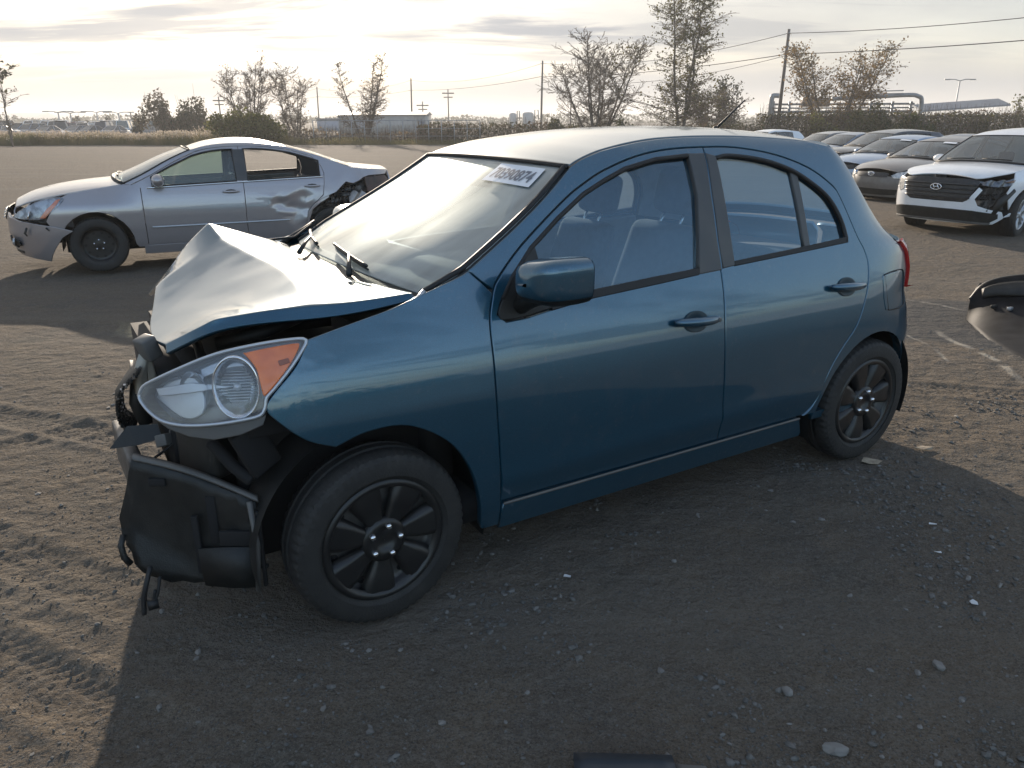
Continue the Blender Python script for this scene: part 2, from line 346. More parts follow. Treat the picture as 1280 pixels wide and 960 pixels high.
# ------------------------------------------------------------------ car body shell
class Shell:
    """closed plan outline per height: straight flanks, superellipse nose and tail"""
    def __init__(s,zs,ys,xa,xb,zf,xf,zr,xr,pf=2.6,pr=3.0,dx=None):
        s.zs,s.ys,s.xa,s.xb,s.zf,s.xf,s.zr,s.xr,s.pf,s.pr,s.dx=zs,ys,xa,xb,zf,xf,zr,xr,pf,pr,dx
        s.tab={}
        for k,p,L in (('f',pf,max(xf)-xa),('r',pr,xb-min(xr))):
            a=np.linspace(0,np.pi/2,4000);X=np.sin(a)**(2/p);Y=np.cos(a)**(2/p)
            l=np.concatenate([[0],np.cumsum(np.hypot(np.diff(X)*L,np.diff(Y)*max(ys)))])
            s.tab[k]=(l,X,Y)
    def sec(s,x,z):
        y=np.interp(z,s.zs,s.ys)
        for d in (.03,-.03): y=y+np.interp(np.asarray(z)+d,s.zs,s.ys)
        y=y/3
        return y if s.dx is None else y+s.dx(x,z)
    def pt(s,S,z):
        S=np.asarray(S,float);z=np.asarray(z,float)
        lf,Xf,Yf=s.tab['f'];lr,Xr,Yr=s.tab['r']
        a=np.clip(S-s.xa,0,None); sg=np.where(a>lf[-1],-1.,1.); a=np.where(a>lf[-1],2*lf[-1]-a,a); b=np.clip(s.xb-S,0,None)
        x=np.where(S>s.xa,s.xa+(np.interp(z,s.zf,s.xf)-s.xa)*np.interp(a,lf,Xf),np.where(S<s.xb,s.xb+(np.interp(z,s.zr,s.xr)-s.xb)*np.interp(b,lr,Xr),S))
        y=s.sec(x,z)*np.interp(a,lf,Yf)*np.interp(b,lr,Yr)
        return np.stack([x,y*sg,z],-1)
    def W(s,x,z):
        xf=np.interp(z,s.zf,s.xf);xr=np.interp(z,s.zr,s.xr)
        t=np.clip((x-s.xa)/(xf-s.xa),0,1);u=np.clip((s.xb-x)/(s.xb-xr),0,1)
        return s.sec(x,z)*(1-t**s.pf)**(1/s.pf)*(1-u**s.pr)**(1/s.pr)
    def S_of(s,x,z):
        lf,Xf,Yf=s.tab['f'];lr,Xr,Yr=s.tab['r']
        if x>s.xa: return s.xa+float(np.interp((x-s.xa)/(np.interp(z,s.zf,s.xf)-s.xa),Xf,lf))
        if x<s.xb: return s.xb-float(np.interp((s.xb-x)/(s.xb-np.interp(z,s.zr,s.xr)),Xr,lr))
        return float(x)
# ------------------------------------------------------------------ shared car materials
M_BLACK=mat('black_plastic',(.009,.010,.010),.5,bump=.2,bscale=260,col2=(.020,.020,.019),nscale=12,lo=.45,hi=.7)
M_GREYPL=mat('grey_plastic',(.075,.078,.08),.6,col2=(.11,.105,.10),nscale=9,dust=.35)
M_DARK=mat('underbody_dark',(.010,.010,.011),.85)
M_SEAL=mat('rubber_seal',(.012,.012,.013),.6)
M_PILLAR=mat('pillar_black',(.055,.056,.058),.42,col2=(.075,.073,.07),nscale=6)
M_TYRE=mat('tyre_rubber',(.012,.012,.012),.7,col2=(.021,.020,.019),nscale=14,dust=.05,bump=.3,bscale=160)
M_COVER=mat('wheel_cover_black',(.008,.008,.009),.36,col2=(.015,.015,.015),nscale=10,dust=.05)
M_STEEL=mat('steel_grey',(.16,.16,.16),.5,.6,col2=(.10,.095,.09),nscale=20)
M_CHROME=mat('chrome',(.75,.76,.78),.14,1.0)
M_SILVERPL=mat('silver_plastic',(.52,.54,.57),.3,.55)
M_ORANGE=mat('amber_plastic',(.86,.20,.035),.2,0,.5,.8,col2=(.70,.14,.02),nscale=18)
M_RED=mat('red_lens',(.42,.012,.014),.15,0,.6,.8)
M_LENS=glass_mat('lamp_lens',(.95,.96,.98),dust=.16,dustcol=(.8,.8,.82),refl=1.0,nscale=6,trl=.3)
M_SEAT=mat('seat_cloth',(.040,.046,.056),.9,col2=(.058,.064,.075),nscale=30,bump=.3,bscale=400)
M_TRIM=mat('cabin_grey',(.19,.20,.21),.8,col2=(.24,.24,.24),nscale=15)
M_LINER=mat('headliner',(.36,.36,.35),.9)
M_DASH=mat('dashboard_grey',(.13,.135,.14),.65,dust=.4,dustcol=(.4,.39,.37))
M_WHITE=mat('white_paper',(.80,.80,.82),.7)
M_INK=mat('ink_grey',(.16,.17,.20),.7)
def paint(name,c1,c2,dust=.25,dustcol=(.30,.27,.23),metal=.55,rough=.34): return mat(name,c1,rough,metal,.5,1.0,.03,col2=c2,nscale=420,detail=2,lo=.3,hi=.7,dust=dust,dustcol=dustcol)
# ------------------------------------------------------------------ wheels
def tyre_mb(R,w,ri,n=120,tread=.006):
    h=w/2; prof=[(ri,-h*.78),(ri+.015,-h*.93),(R*.82,-h),(R*.92,-h*.95),(R*.968,-h*.84),(R*.985,-h*.70),(R,-h*.42),(R,-h*.36),(R-tread,-h*.33),(R-tread,-h*.20),(R,-h*.17),(R,h*.10),(R-tread,h*.13),(R-tread,h*.26),(R,h*.29),(R,h*.42),(R*.985,h*.70),(R*.968,h*.84),(R*.92,h*.95),(R*.82,h),(R*.75,h*.985),(ri+.022,h*.95),(ri+.012,h*.90),(ri,h*.78)]
    k=len(prof)
    def rf(i,a):
        j=np.arange(len(a))
        if i in (4,5,6,k-10,k-8,k-7): return np.where(j%4<2,0,-tread*.8)
        return 0*a
    return MB().lathe(prof,n=n,rfun=rf)
Y_AX=rot(rx=-math.pi/2)   # lathe axis z -> +y (outward on the left side)
def make_wheel(name,parent,loc,R,w,ri,style,steer=0.,side=1,detail=True):
    """wheel > tyre, rim / wheel_cover; outward face looks along +y (side=1) or -y"""
    e=empty(name,loc,steer+(0 if side>0 else math.pi),parent)
    t=tyre_mb(R,w,ri,n=240 if detail else 40)
    for i,v in enumerate(t.V): t.V[i]=v@Y_AX.T
    t.build('tyre',M_TYRE,e,sharp=28)
    h=w/2; tw=lambda P:np.asarray(P)@Y_AX.T
    nn=64 if detail else 28
    def lathe(b,prof,c=(0,0,0),n=nn,mi=0): q=MB().lathe(prof,n=n); return b.add(tw(np.concatenate(q.V))+np.array(c),q.F,mi)
    # steel wheel behind
    b=MB(); lathe(b,[(ri-.002,h*.80),(ri-.012,h*.74),(ri-.016,h*.35),(ri-.03,h*.22),(ri*.72,h*.30),(ri*.5,h*.18),(.05,h*.3),(.002,h*.3)])
    lathe(b,[(ri-.004,-h*.8),(ri-.016,-h*.5),(ri-.018,h*.3)])
    b.build('rim',M_STEEL if style!='steel' else M_COVER,e)
    if style=='cover':          # seven broad black spokes, wide windows between, five bright nuts
        c=MB(); lathe(c,[(ri+.004,h*.84),(ri-.004,h*.93),(ri-.016,h*.90),(ri-.026,h*.72)])
        lathe(c,[(.078,h*.60),(.074,h*.80),(.060,h*.86),(.035,h*.85),(.032,h*.78),(.002,h*.78)])
        for s in range(7):
            a=s*2*math.pi/7+.32; ca,sa=math.cos(a),math.sin(a); P=[]
            for r,hw,y,dy in ((.060,.026,h*.80,.014),(.085,.034,h*.80,.016),(.115,.045,h*.86,.020),(.150,.056,h*.88,.022),(ri-.010,.064,h*.84,.024)):
                row=[]
                for q,dz in ((-1.0,-dy*1.4),(-.82,-.004),(-.5,0),(0,-.003),(.5,0),(.82,-.004),(1.0,-dy*1.4)):
                    tt=q*hw+ .10*(r-.06)*0.6; row.append((r*ca-tt*sa,y+dz,r*sa+tt*ca))
                P.append(row)
            c.grid(P,flip=True)
        c.build('wheel_cover',M_COVER,e)
        hol=MB()
        for s in range(14):
            a=(s+.5)*2*math.pi/14; r=ri*.78; hol.add(tw(np.concatenate(MB().lathe([(.001,0),(.013,0),(.014,-.004)],n=12).V))+np.array((r*math.cos(a),h*.31,r*math.sin(a))),MB().lathe([(.001,0),(.013,0),(.014,-.004)],n=12).F)
        hol.build('vent_holes',M_DARK,e)
        for s in range(5):
            a=s*2*math.pi/5+.55; nb=MB(); lathe(nb,[(.0115,0),(.0105,.010),(.007,.015),(.001,.016)],(.052*math.cos(a),h*.84,.052*math.sin(a)),n=8); nb.build('lug_nut',M_CHROME,e)
    elif style=='steel':
        hol=MB()
        for s in range(10):
            a=s*2*math.pi/10; q=MB().lathe([(.001,0),(.016,0)],n=10); hol.add(tw(q.V[0]*0+np.array(q.V[0]))+np.array((ri*.72*math.cos(a),h*.315,ri*.72*math.sin(a))),q.F)
        hol.build('vent_holes',M_DARK,e)
        for s in range(5):
            a=s*2*math.pi/5+.3; nb=MB(); lathe(nb,[(.012,0),(.011,.012),(.001,.014)],(.057*math.cos(a),h*.30,.057*math.sin(a)),n=7); nb.build('lug_nut',M_CHROME,e)
    elif style=='alloy':
        c=MB(); lathe(c,[(ri+.002,h*.84),(ri-.008,h*.9),(ri-.02,h*.8),(ri-.03,h*.5)]); lathe(c,[(.07,h*.5),(.065,h*.75),(.002,h*.78)])
        for s in range(5):
            for o in (-.17,.17):
                a=s*2*math.pi/5+o; ca,sa=math.cos(a),math.sin(a); P=[]
                for r,hw,y in ((.05,.020,h*.74),(.11,.016,h*.74),(ri-.012,.022,h*.80)):
                    P.append([(r*ca-q*hw*sa,y+dz,r*sa+q*hw*ca) for q,dz in ((-1,-.02),(-.7,0),(.7,0),(1,-.02))])
                c.grid(P,flip=True)
        c.build('alloy_spokes',M_ALLOY,e)
    return e
M_ALLOY=mat('alloy_silver',(.45,.46,.48),.32,.7,dust=.2)
# ------------------------------------------------------------------ seats
def rbox(name,size,loc,m,parent,R=(0,0,0),bev=.04,seg=3,taper=1.):
    b=MB().box((0,0,0),size,taper=taper); o=b.build(name,m,parent,True,bevel=bev,seg=seg); o.location=loc; o.rotation_euler=R; return o
def make_seat(parent,x,y,z0,m,tall=True,width=.5):
    e=empty('seat',(x,y,z0),0,parent)
    rbox('cushion',(.52,width,.15),(.26,0,.10),m,e,(0,-.12,0),.06)
    rbox('backrest',(.13,width*.96,.62),(-.09,0,.42),m,e,(0,-.30,0),.055,taper=.82)
    rbox('headrest',(.10,.27,.20),(-.245,0,.845),m,e,(0,-.22,0),.045)
    b=MB()
    for s in (-.06,.06): b.tube([(-.17,s,.66),(-.225,s,.79)],.007,6)
    b.build('headrest_post',M_CHROME,e)
    return e
# ------------------------------------------------------------------ the blue hatchback
MZ=dict(zs=[.10,.20,.31,.42,.58,.72,.84,.92,1.0,1.10,1.20,1.30,1.38,1.44,1.48,1.51,1.54],
 ys=[.73,.765,.803,.824,.833,.828,.808,.785,.757,.72,.68,.636,.598,.566,.538,.505,.44],
 xa=.05,xb=-2.25,zf=[.1,.25,.4,.6,.75,.9,1.0,1.2],xf=[.66,.74,.77,.78,.77,.72,.66,.60],
 zr=[.1,.25,.4,.6,.8,.9,.98,1.03,1.07,1.12,1.2,1.35,1.42,1.48,1.54],xr=[-3.0,-3.07,-3.12,-3.10,-3.01,-3.05,-3.05,-2.99,-2.88,-2.79,-2.71,-2.585,-2.49,-2.38,-2.20],pf=2.6,pr=3.0)
CB=Shell(**MZ)
HB=empty('hatchback_car',(-.8305,2.849,0),rad(211.4254))
tag(HB,'teal blue hatchback with crumpled bonnet and missing front bumper filling the middle of the yard','car')
PB=paint('paint_teal',(.004,.062,.112),(.010,.100,.170),dust=.09,metal=.6,rough=.30)
PBT=mat('paint_teal_top',(.008,.058,.098),.30,.6,.5,.85,.05,col2=(.016,.092,.150),nscale=420,detail=2,lo=.3,hi=.7,dust=.07,dustcol=(.40,.38,.36))
GW=glass_mat('side_glass',(.66,.79,.88),dust=.018,dustcol=(.5,.52,.54),refl=1.0,trl=.3,fmin=.10,rtint=(.62,.84,1.0))  # reflection tinted blue and raised, standing in for bluer, brighter sky
GS=glass_mat('windscreen_glass',(.66,.74,.74),dust=.50,dustcol=(.79,.85,.85),refl=1.0,nscale=2.2,trl=.5,glare=.35)
def sz(P,sh=CB): return [(sh.S_of(x,z),z) for x,z in P]
def shp(sh,off=0.):
    if off==0: return lambda u,v: sh.pt(u,v)
    def f(u,v):
        u=np.asarray(u,float);v=np.asarray(v,float);h=2e-3
        n=np.cross(sh.pt(u,v+h)-sh.pt(u,v-h),sh.pt(u+h,v)-sh.pt(u-h,v)); n/=np.linalg.norm(n,axis=-1,keepdims=True)+1e-12
        return sh.pt(u,v)+n*off
    return f
def curve(P,n=5): return [tuple(p) for p in spl(P,n)]
# lines on the flank, in metres behind the front axle and above the ground
hlR=curve([(.176,.983),(.218,.918),(.290,.850),(.318,.805),(.284,.757),(.219,.699),(.139,.663)])
farch=curve([(.139,.663),(.038,.690),(-.092,.683),(-.223,.604),(-.304,.489),(-.350,.347),(-.372,.215)])
gap1=curve([(-.441,.30),(-.436,.334),(-.420,.521),(-.411,.68),(-.412,.826),(-.419,.958),(-.448,1.043)])
ftop=curve([(.176,.983),(.084,1.003),(-.005,1.020),(-.095,1.038),(-.18,1.062),(-.266,1.085),(-.341,1.106),(-.374,1.119)])
windR=curve([(-.374,1.119),(-.465,1.170),(-.569,1.229),(-.695,1.305),(-.80,1.376),(-.863,1.421)])
seam=curve([(-.863,1.421),(-.919,1.443),(-1.0,1.465),(-1.07,1.478),(-1.153,1.490),(-1.253,1.501),(-1.361,1.508),(-1.55,1.512),(-1.8,1.508),(-2.05,1.494),(-2.20,1.480),(-2.31,1.460)])
dframe=curve([(-.448,1.043),(-.475,1.082),(-.589,1.178),(-.795,1.308),(-.901,1.361),(-1.008,1.403),(-1.174,1.446),(-1.34,1.467),(-1.53,1.472),(-1.711,1.467),(-1.919,1.436),(-2.099,1.381),(-2.214,1.315),(-2.291,1.243),(-2.343,1.150),(-2.372,1.065),(-2.386,1.0),(-2.383,.94),(-2.351,.836),(-2.278,.71),(-2.174,.600),(-2.115,.50),(-2.078,.386),(-2.047,.335),(-2.01,.312)],4)
bgap=curve([(-1.53,1.472),(-1.505,1.36),(-1.488,1.265),(-1.477,1.13),(-1.471,1.021),(-1.466,.93),(-1.456,.834),(-1.453,.66),(-1.475,.42),(-1.490,.312)])
iB=min(range(len(dframe)),key=lambda i:abs(dframe[i][0]+1.53))
rarch=[(-2.45+.362*math.cos(a),.295+.362*math.sin(a)) for a in np.linspace(math.pi*.98,-.06,24)]
hatch=curve([(-2.31,1.460),(-2.37,1.405),(-2.435,1.30),(-2.505,1.2),(-2.59,1.1),(-2.665,1.035)])
lamp_in=curve([(-2.665,1.035),(-2.735,1.005),(-2.775,.94),(-2.785,.87),(-2.78,.795)])
RX=CB.S_of(-2.99,.5)
panel('front_fender',shp(CB),sz(hlR+farch[1:]+[(-.385,.205),(-.45,.205)]+gap1+[(-.411,1.083)]+ftop[::-1]),PB,HB,res=.035,thick=.03,mirror=True)
def door_disp(u,v):  # the press line low on the doors and the soft one under the windows
    return .006*np.exp(-((v-.40-.03*np.clip(-u-.5,0,3))/.035)**2)-.007*np.exp(-((v-.325)/.05)**2)
dhole=[(-.480,.952),(-.452,.976),(-.470,1.010),(-.530,1.082),(-.625,1.168),(-.754,1.252),(-.887,1.326),(-.994,1.368),(-1.102,1.404),(-1.264,1.433),(-1.432,1.443),(-1.425,1.30),(-1.352,1.020),(-1.139,1.006),(-.845,.990),(-.66,.968),(-.56,.955)]
FD=panel('front_door',shp(CB),gap1+dframe[1:iB+1]+bgap[1:]+[(-.445,.312)],PB,HB,res=.035,thick=.035,holes=[dhole],disp=door_disp,mirror=True)
rhole=curve([(-1.572,1.430),(-1.66,1.438),(-1.84,1.416),(-1.99,1.374),(-2.10,1.318),(-2.19,1.252),(-2.240,1.165),(-2.258,1.082)],4)+[(-2.25,1.066),(-2.0,1.056),(-1.545,1.036),(-1.556,1.2)]
RD=panel('rear_door',shp(CB),bgap[::-1]+dframe[iB+1:],PB,HB,res=.035,thick=.035,holes=[rhole],disp=door_disp,mirror=True)
panel('body_side',shp(CB),sz(windR+seam[1:]+hatch[1:]+lamp_in[1:])+[(CB.S_of(-2.93,.74),.74),(RX,.66),(RX,.27)]+sz([(-2.86,.25)])+rarch[::-1]+dframe[::-1][:-1]+[(-.411,1.083)],PB,HB,res=.035,thick=.035,mirror=True)
panel('sill',shp(CB),[(-.45,.300),(-1.2,.302),(-2.0,.302),(-2.06,.215),(-2.06,.19),(-.45,.185)],PB,HB,res=.06,thick=.05,mirror=True)
for s in (1,-1):
    MB().tube([(*CB.pt(x,.307)[:2]*[1,s]+[0,.003*s],.307) for x in np.linspace(-.45,-1.99,40)],.0055,6).build('sill_strip',M_GREYPL,HB)
SE=CB.S_of(-3.049,.5)-.9
def rear_cl(z): # perimeter length to the centre line at the tail
    S=np.linspace(-2.3,-4.6,1200); P=CB.pt(S,np.full_like(S,z)); return S[np.argmin(P[:,1])]
SC=rear_cl(.6)
panel('rear_bumper',shp(CB),[(RX-.004,.27),(RX-.004,.655),(SC+.02,.655),(SC+.02,.27)],PB,HB,res=.05,out=(-1,.3,0),both=True)
panel('tailgate',shp(CB),sz(lamp_in[::-1])+[(SC+.02,1.03),(SC+.02,.665),(RX-.004,.665),(CB.S_of(-2.93,.74),.74)],PB,HB,res=.05,out=(-1,.3,0),both=True)
panel('tail_lamp',shp(CB,.014),sz(curve([(-2.69,1.025),(-2.738,1.0),(-2.775,.94),(-2.785,.87),(-2.782,.80)]))+[(CB.S_of(-2.915,.79),.79),(CB.S_of(-2.96,.86),.86),(CB.S_of(-2.95,.95),.95),(CB.S_of(-2.82,1.02),1.02)],M_RED,HB,thick=.03,res=.03,out=(-.5,1,0),mirror=True)
hatch3=np.array([CB.pt(CB.S_of(x,z),z) for x,z in hatch]); hatch3[:,1]-=.006
fR=loft(hatch3,mir(hatch3),lambda u:.19+.05*u,(-1,0,0.12),3.4)
loft_panel('rear_window',fR,GW,HB,.45,1.1,(-1,0,.5),.10,.86,.03,.97,res=.06,thick=.004)
loft_panel('tailgate_frame',lambda u,v:fR(u,v)+np.array([-.004,0,.001]),PB,HB,.45,1.1,(-1,0,.5),res=.05,gap=.001,thick=.02,poly=[(0,0),(1,0),(1,1),(0,1)],holes=[[(.12*.45,.05*1.1),(.84*.45,.05*1.1),(.84*.45,.95*1.1),(.12*.45,.95*1.1)]])
# roof, with the joint along the rails, then the spoiler over the tailgate
seam3=np.array([CB.pt(x,z) for x,z in seam]); seam3[:,1]-=.004
fr=loft(seam3,mir(seam3),lambda u:.010+.030*np.sin(np.clip(u*1.15,0,1)*np.pi*.5)**1.2,(0,0,1),2.4)
loft_panel('roof',fr,PBT,HB,1.58,1.05,(0,0,1),res=.045,gap=.004,hem=.007,thick=.02)
for s in (1,-1): MB().tube(seam3*[1,s,1]+[0,0,-.012],.009,6).build('roof_joint',M_SEAL,HB)
sp0=np.array([(-2.30,y,fr(np.array(.995),np.array(.5-y/1.02))[2]) for y in np.linspace(.515,-.515,13)])
sp=MB(); rows=[]
for dx,dz,sh in ((0,-.002,1.0),(-.05,-.010,.99),(-.11,-.032,.975),(-.16,-.062,.955),(-.165,-.070,.95),(-.15,-.078,.95),(-.03,-.04,.96),(0,-.02,.98)):
    rows.append([(p[0]+dx+.05*(1-abs(p[1]/.52)**2.5)*0-(.045*(1-abs(p[1]/.515)**3))*(-dx/.2),p[1]*sh,p[2]+dz-.018*abs(p[1]/.515)**4) for p in sp0])
sp.grid(rows).build('roof_spoiler',PB,HB,sub=1)
an=empty('antenna',(-2.16,-.02,1.515),0,HB)
MB().lathe([(.028,-.006),(.026,.004),(.014,.016),(.009,.026),(.001,.027)],n=14).build('antenna_base',M_BLACK,an); MB().tube([(0,0,.012),(-.19,0,.150)],[.006,.0035],6).build('antenna_mast',M_BLACK,an)
# windscreen, its black border, the cowl and wipers
wl=[(-.238,.668,1.046),(-.30,.682,1.078)]+[tuple(CB.pt(x,z)-np.array([0,.012,0])) for x,z in windR]
wl3=np.array(wl)
fw=loft(wl3,mir(wl3),lambda u:.115-.075*u,(.90,0,.30),2.3)
WS=loft_panel('windscreen',fw,GS,HB,.78,1.3,(.5,0,1),.0,.985,.004,.996,res=.06,thick=.005,gap=.001)
wb=MB()
for e in ([(u,.012) for u in np.linspace(.0,.99,20)],[(u,.988) for u in np.linspace(.0,.99,20)]): wb.tube([fw(np.array(a),np.array(b))+[0,0,.001] for a,b in e],.011,6)
wb.tube([fw(np.array(.985),np.array(v))+[0,0,.002] for v in np.linspace(.0,1,30)],.010,6); wb.build('windscreen_seal',M_SEAL,HB)
fb=lambda u,v:fw(u,v)+np.array([-.006,0,-.006])
loft_panel('windscreen_border',fb,M_PILLAR,HB,.78,1.3,(.5,0,1),.0,.99,.0,1.,res=.08,thick=.003,gap=.001,holes=[[(.05*.78,.035*1.3),(.955*.78,.045*1.3),(.955*.78,.955*1.3),(.05*.78,.965*1.3)]])
cw=MB(); cw.grid([[fw(np.array(0.),np.array(v))+np.array(d) for v in np.linspace(.0,1,24)] for d in ((-.01,0,-.006),(.03,0,-.016),(.10,0,-.03),(.13,0,-.05),(.13,0,-.12))]); cw.build('cowl_panel',M_BLACK,HB)
def wiper(u0,v0,v1,u1):
    w=empty('wiper',(0,0,0),0,HB)
    P=[fw(np.array(a),np.array(b))+[.008,0,.014] for a,b in zip(np.linspace(u0,u1,14),np.linspace(v0,v1,14))]
    MB().tube(P,.0065,6).tube(np.array(P)+[-.005,0,-.013],.004,5).build('blade',M_BLACK,w)
    piv=fw(np.array(-.0),np.array(v1))+np.array([.05,0,.0]); MB().tube([piv,(piv+P[7])/2+[0,0,.008],P[7]+[0,0,.006]],[.011,.007,.005],6).build('arm',M_BLACK,w)
wiper(.10,.90,.62,.045); wiper(.085,.52,.24,.03)
# sale label inside the top of the screen
lb=empty('sale_label',(0,0,0),0,HB)
def fl(u,v,d=.006): return fw(np.asarray(u),np.asarray(v))+np.array([.55,0,.83])*d
lp=MB(); lp.grid([[fl(u,v) for v in np.linspace(.075,.31,16)] for u in np.linspace(.80,.945,6)]); lp.build('paper',M_WHITE,lb)
def text_mesh(name,s,m,parent,fmap,bold=.0):
    cu=bpy.data.curves.new('t','FONT'); cu.body=s; cu.size=1; cu.align_x='CENTER'; cu.align_y='CENTER'; cu.offset=bold; cu.resolution_u=3
    ob=bpy.data.objects.new('t',cu); COL.objects.link(ob); dg=bpy.context.evaluated_depsgraph_get(); me=bpy.data.meshes.new_from_object(ob.evaluated_get(dg)); bpy.data.objects.remove(ob); bpy.data.curves.remove(cu)
    V=np.array([tuple(v.co) for v in me.vertices]); F=[tuple(p.vertices) for p in me.polygons]; bpy.data.meshes.remove(me)
    w=np.ptp(V[:,0]) or 1; hh=np.ptp(V[:,1]) or 1; V2=np.stack([(V[:,0]-V[:,0].min())/w,(V[:,1]-V[:,1].min())/hh],-1)
    return np_mesh(name,np.array([fmap(a,b) for a,b in V2]),F,m,parent,False)
text_mesh('number','70390874',M_INK,lb,lambda a,b:fl(.825+.085*b,.292-.20*a,.0085),.02)
# ---- buckled bonnet
rows=[[(-.19,.705,1.048),(-.185,.688,1.064),(-.15,.42,1.052),(-.12,.12,1.052),(-.12,-.2,1.05),(-.15,-.45,1.045),(-.19,-.69,1.035)],
[(-.03,.668,1.017),(-.03,.650,1.048),(-.01,.42,1.056),(.01,.12,1.072),(.02,-.2,1.088),(.01,-.45,1.098),(0,-.60,1.105)],
[(.12,.645,1.010),(.12,.625,1.047),(.085,.42,1.088),(.09,.12,1.094),(.125,-.2,1.104),(.155,-.41,1.122),(.165,-.57,1.165)],
[(.27,.622,1.015),(.265,.600,1.046),(.23,.40,1.045),(.24,.12,1.043),(.262,-.16,1.046),(.28,-.355,1.060),(.265,-.60,1.075)],
[(.395,.585,1.002),(.385,.565,1.028),(.37,.38,.992),(.385,.1,.978),(.37,-.15,.992),(.37,-.325,1.014),(.35,-.60,.972)],
[(.462,.520,.955),(.455,.500,.980),(.455,.34,.948),(.465,.10,.942),(.435,-.12,.962),(.41,-.31,.992),(.40,-.60,.925)],
[(.512,.450,.914),(.508,.430,.936),(.525,.29,.916),(.515,.09,.914),(.470,-.10,.940),(.430,-.30,.974),(.435,-.60,.890)]]
b=MB().grid(rows); hd=b.build('bonnet',[PBT,M_DARK],HB); me=hd.data
if me.polygons[0].normal.z<0: me.flip_normals()
ca=me.attributes.new('crease_edge','FLOAT','EDGE')
for e in me.edges:
    i,j=sorted(e.vertices); r0,c0=divmod(i,7); r1,c1=divmod(j,7); w=0.
    if r0==r1==2 and c0>=1: w=.88 if c0>=3 else .7
    if c0==c1==5 and r0>=2: w=.9
    if c0==c1==1: w=.85
    if r0==r1==4 and 1<=c0<=4: w=.45
    if c0==c1==3 and r0<=2: w=.5
    if r0==r1==6 or r0==r1==0 or c0==c1==0 or c0==c1==6: w=1.
    ca.data[e.index].value=w
q=hd.modifiers.new('sub','SUBSURF'); q.levels=q.render_levels=4
tx=bpy.data.textures.new('dents','CLOUDS'); tx.noise_scale=.35
dm=hd.modifiers.new('dents','DISPLACE'); dm.texture=tx; dm.strength=.007; dm.mid_level=.5; dm.texture_coords='LOCAL'
so=hd.modifiers.new('sheet','SOLIDIFY'); so.thickness=.016; so.offset=-1; so.material_offset=1; so.material_offset_rim=0
MB().tube([(-.17,-.70,1.04),(-.28,-.72,1.09),(-.34,-.735,1.12)],.012,6).tube([(-.10,-.68,1.06),(-.21,-.64,1.07),(-.30,-.66,1.12)],.006,6).build('bonnet_hinge',M_SEAL,HB)
hk=MB(); hk.tube([(-.155,.715,1.030),(-.19,.722,1.052),(-.215,.718,1.072)],.008,6); hk.build('fender_clip',M_SILVERPL,HB)
# ---- engine bay behind the headlamps
eb=MB(); eb.box((.06,0,.55),(.62,1.18,.62)); eb.box((.40,.0,.58),(.10,1.0,.52)); eb.box((.48,.02,.64),(.10,.86,.36)); eb.box((-.28,0,.70),(.10,1.3,.62)); eb.build('engine_bay',M_DARK,HB)
for s in (1,-1):
    MB().grid([[(.34,s*.60,.90),(.34,s*.70,.90)],[(.1,s*.60,.945),(.1,s*.735,.955)],[(-.2,s*.60,.99),(-.2,s*.72,1.0)]]).build('inner_wing',M_DARK,HB)
en=MB(); en.box((.12,.12,.92),(.32,.40,.05)); en.tube([(.35,.36,.90),(.22,.42,.93),(.05,.30,.94)],.022,8); en.tube([(.42,.50,.86),(.40,.30,.90),(.38,-.2,.88)],.014,8); en.build('engine_cover',M_BLACK,HB)
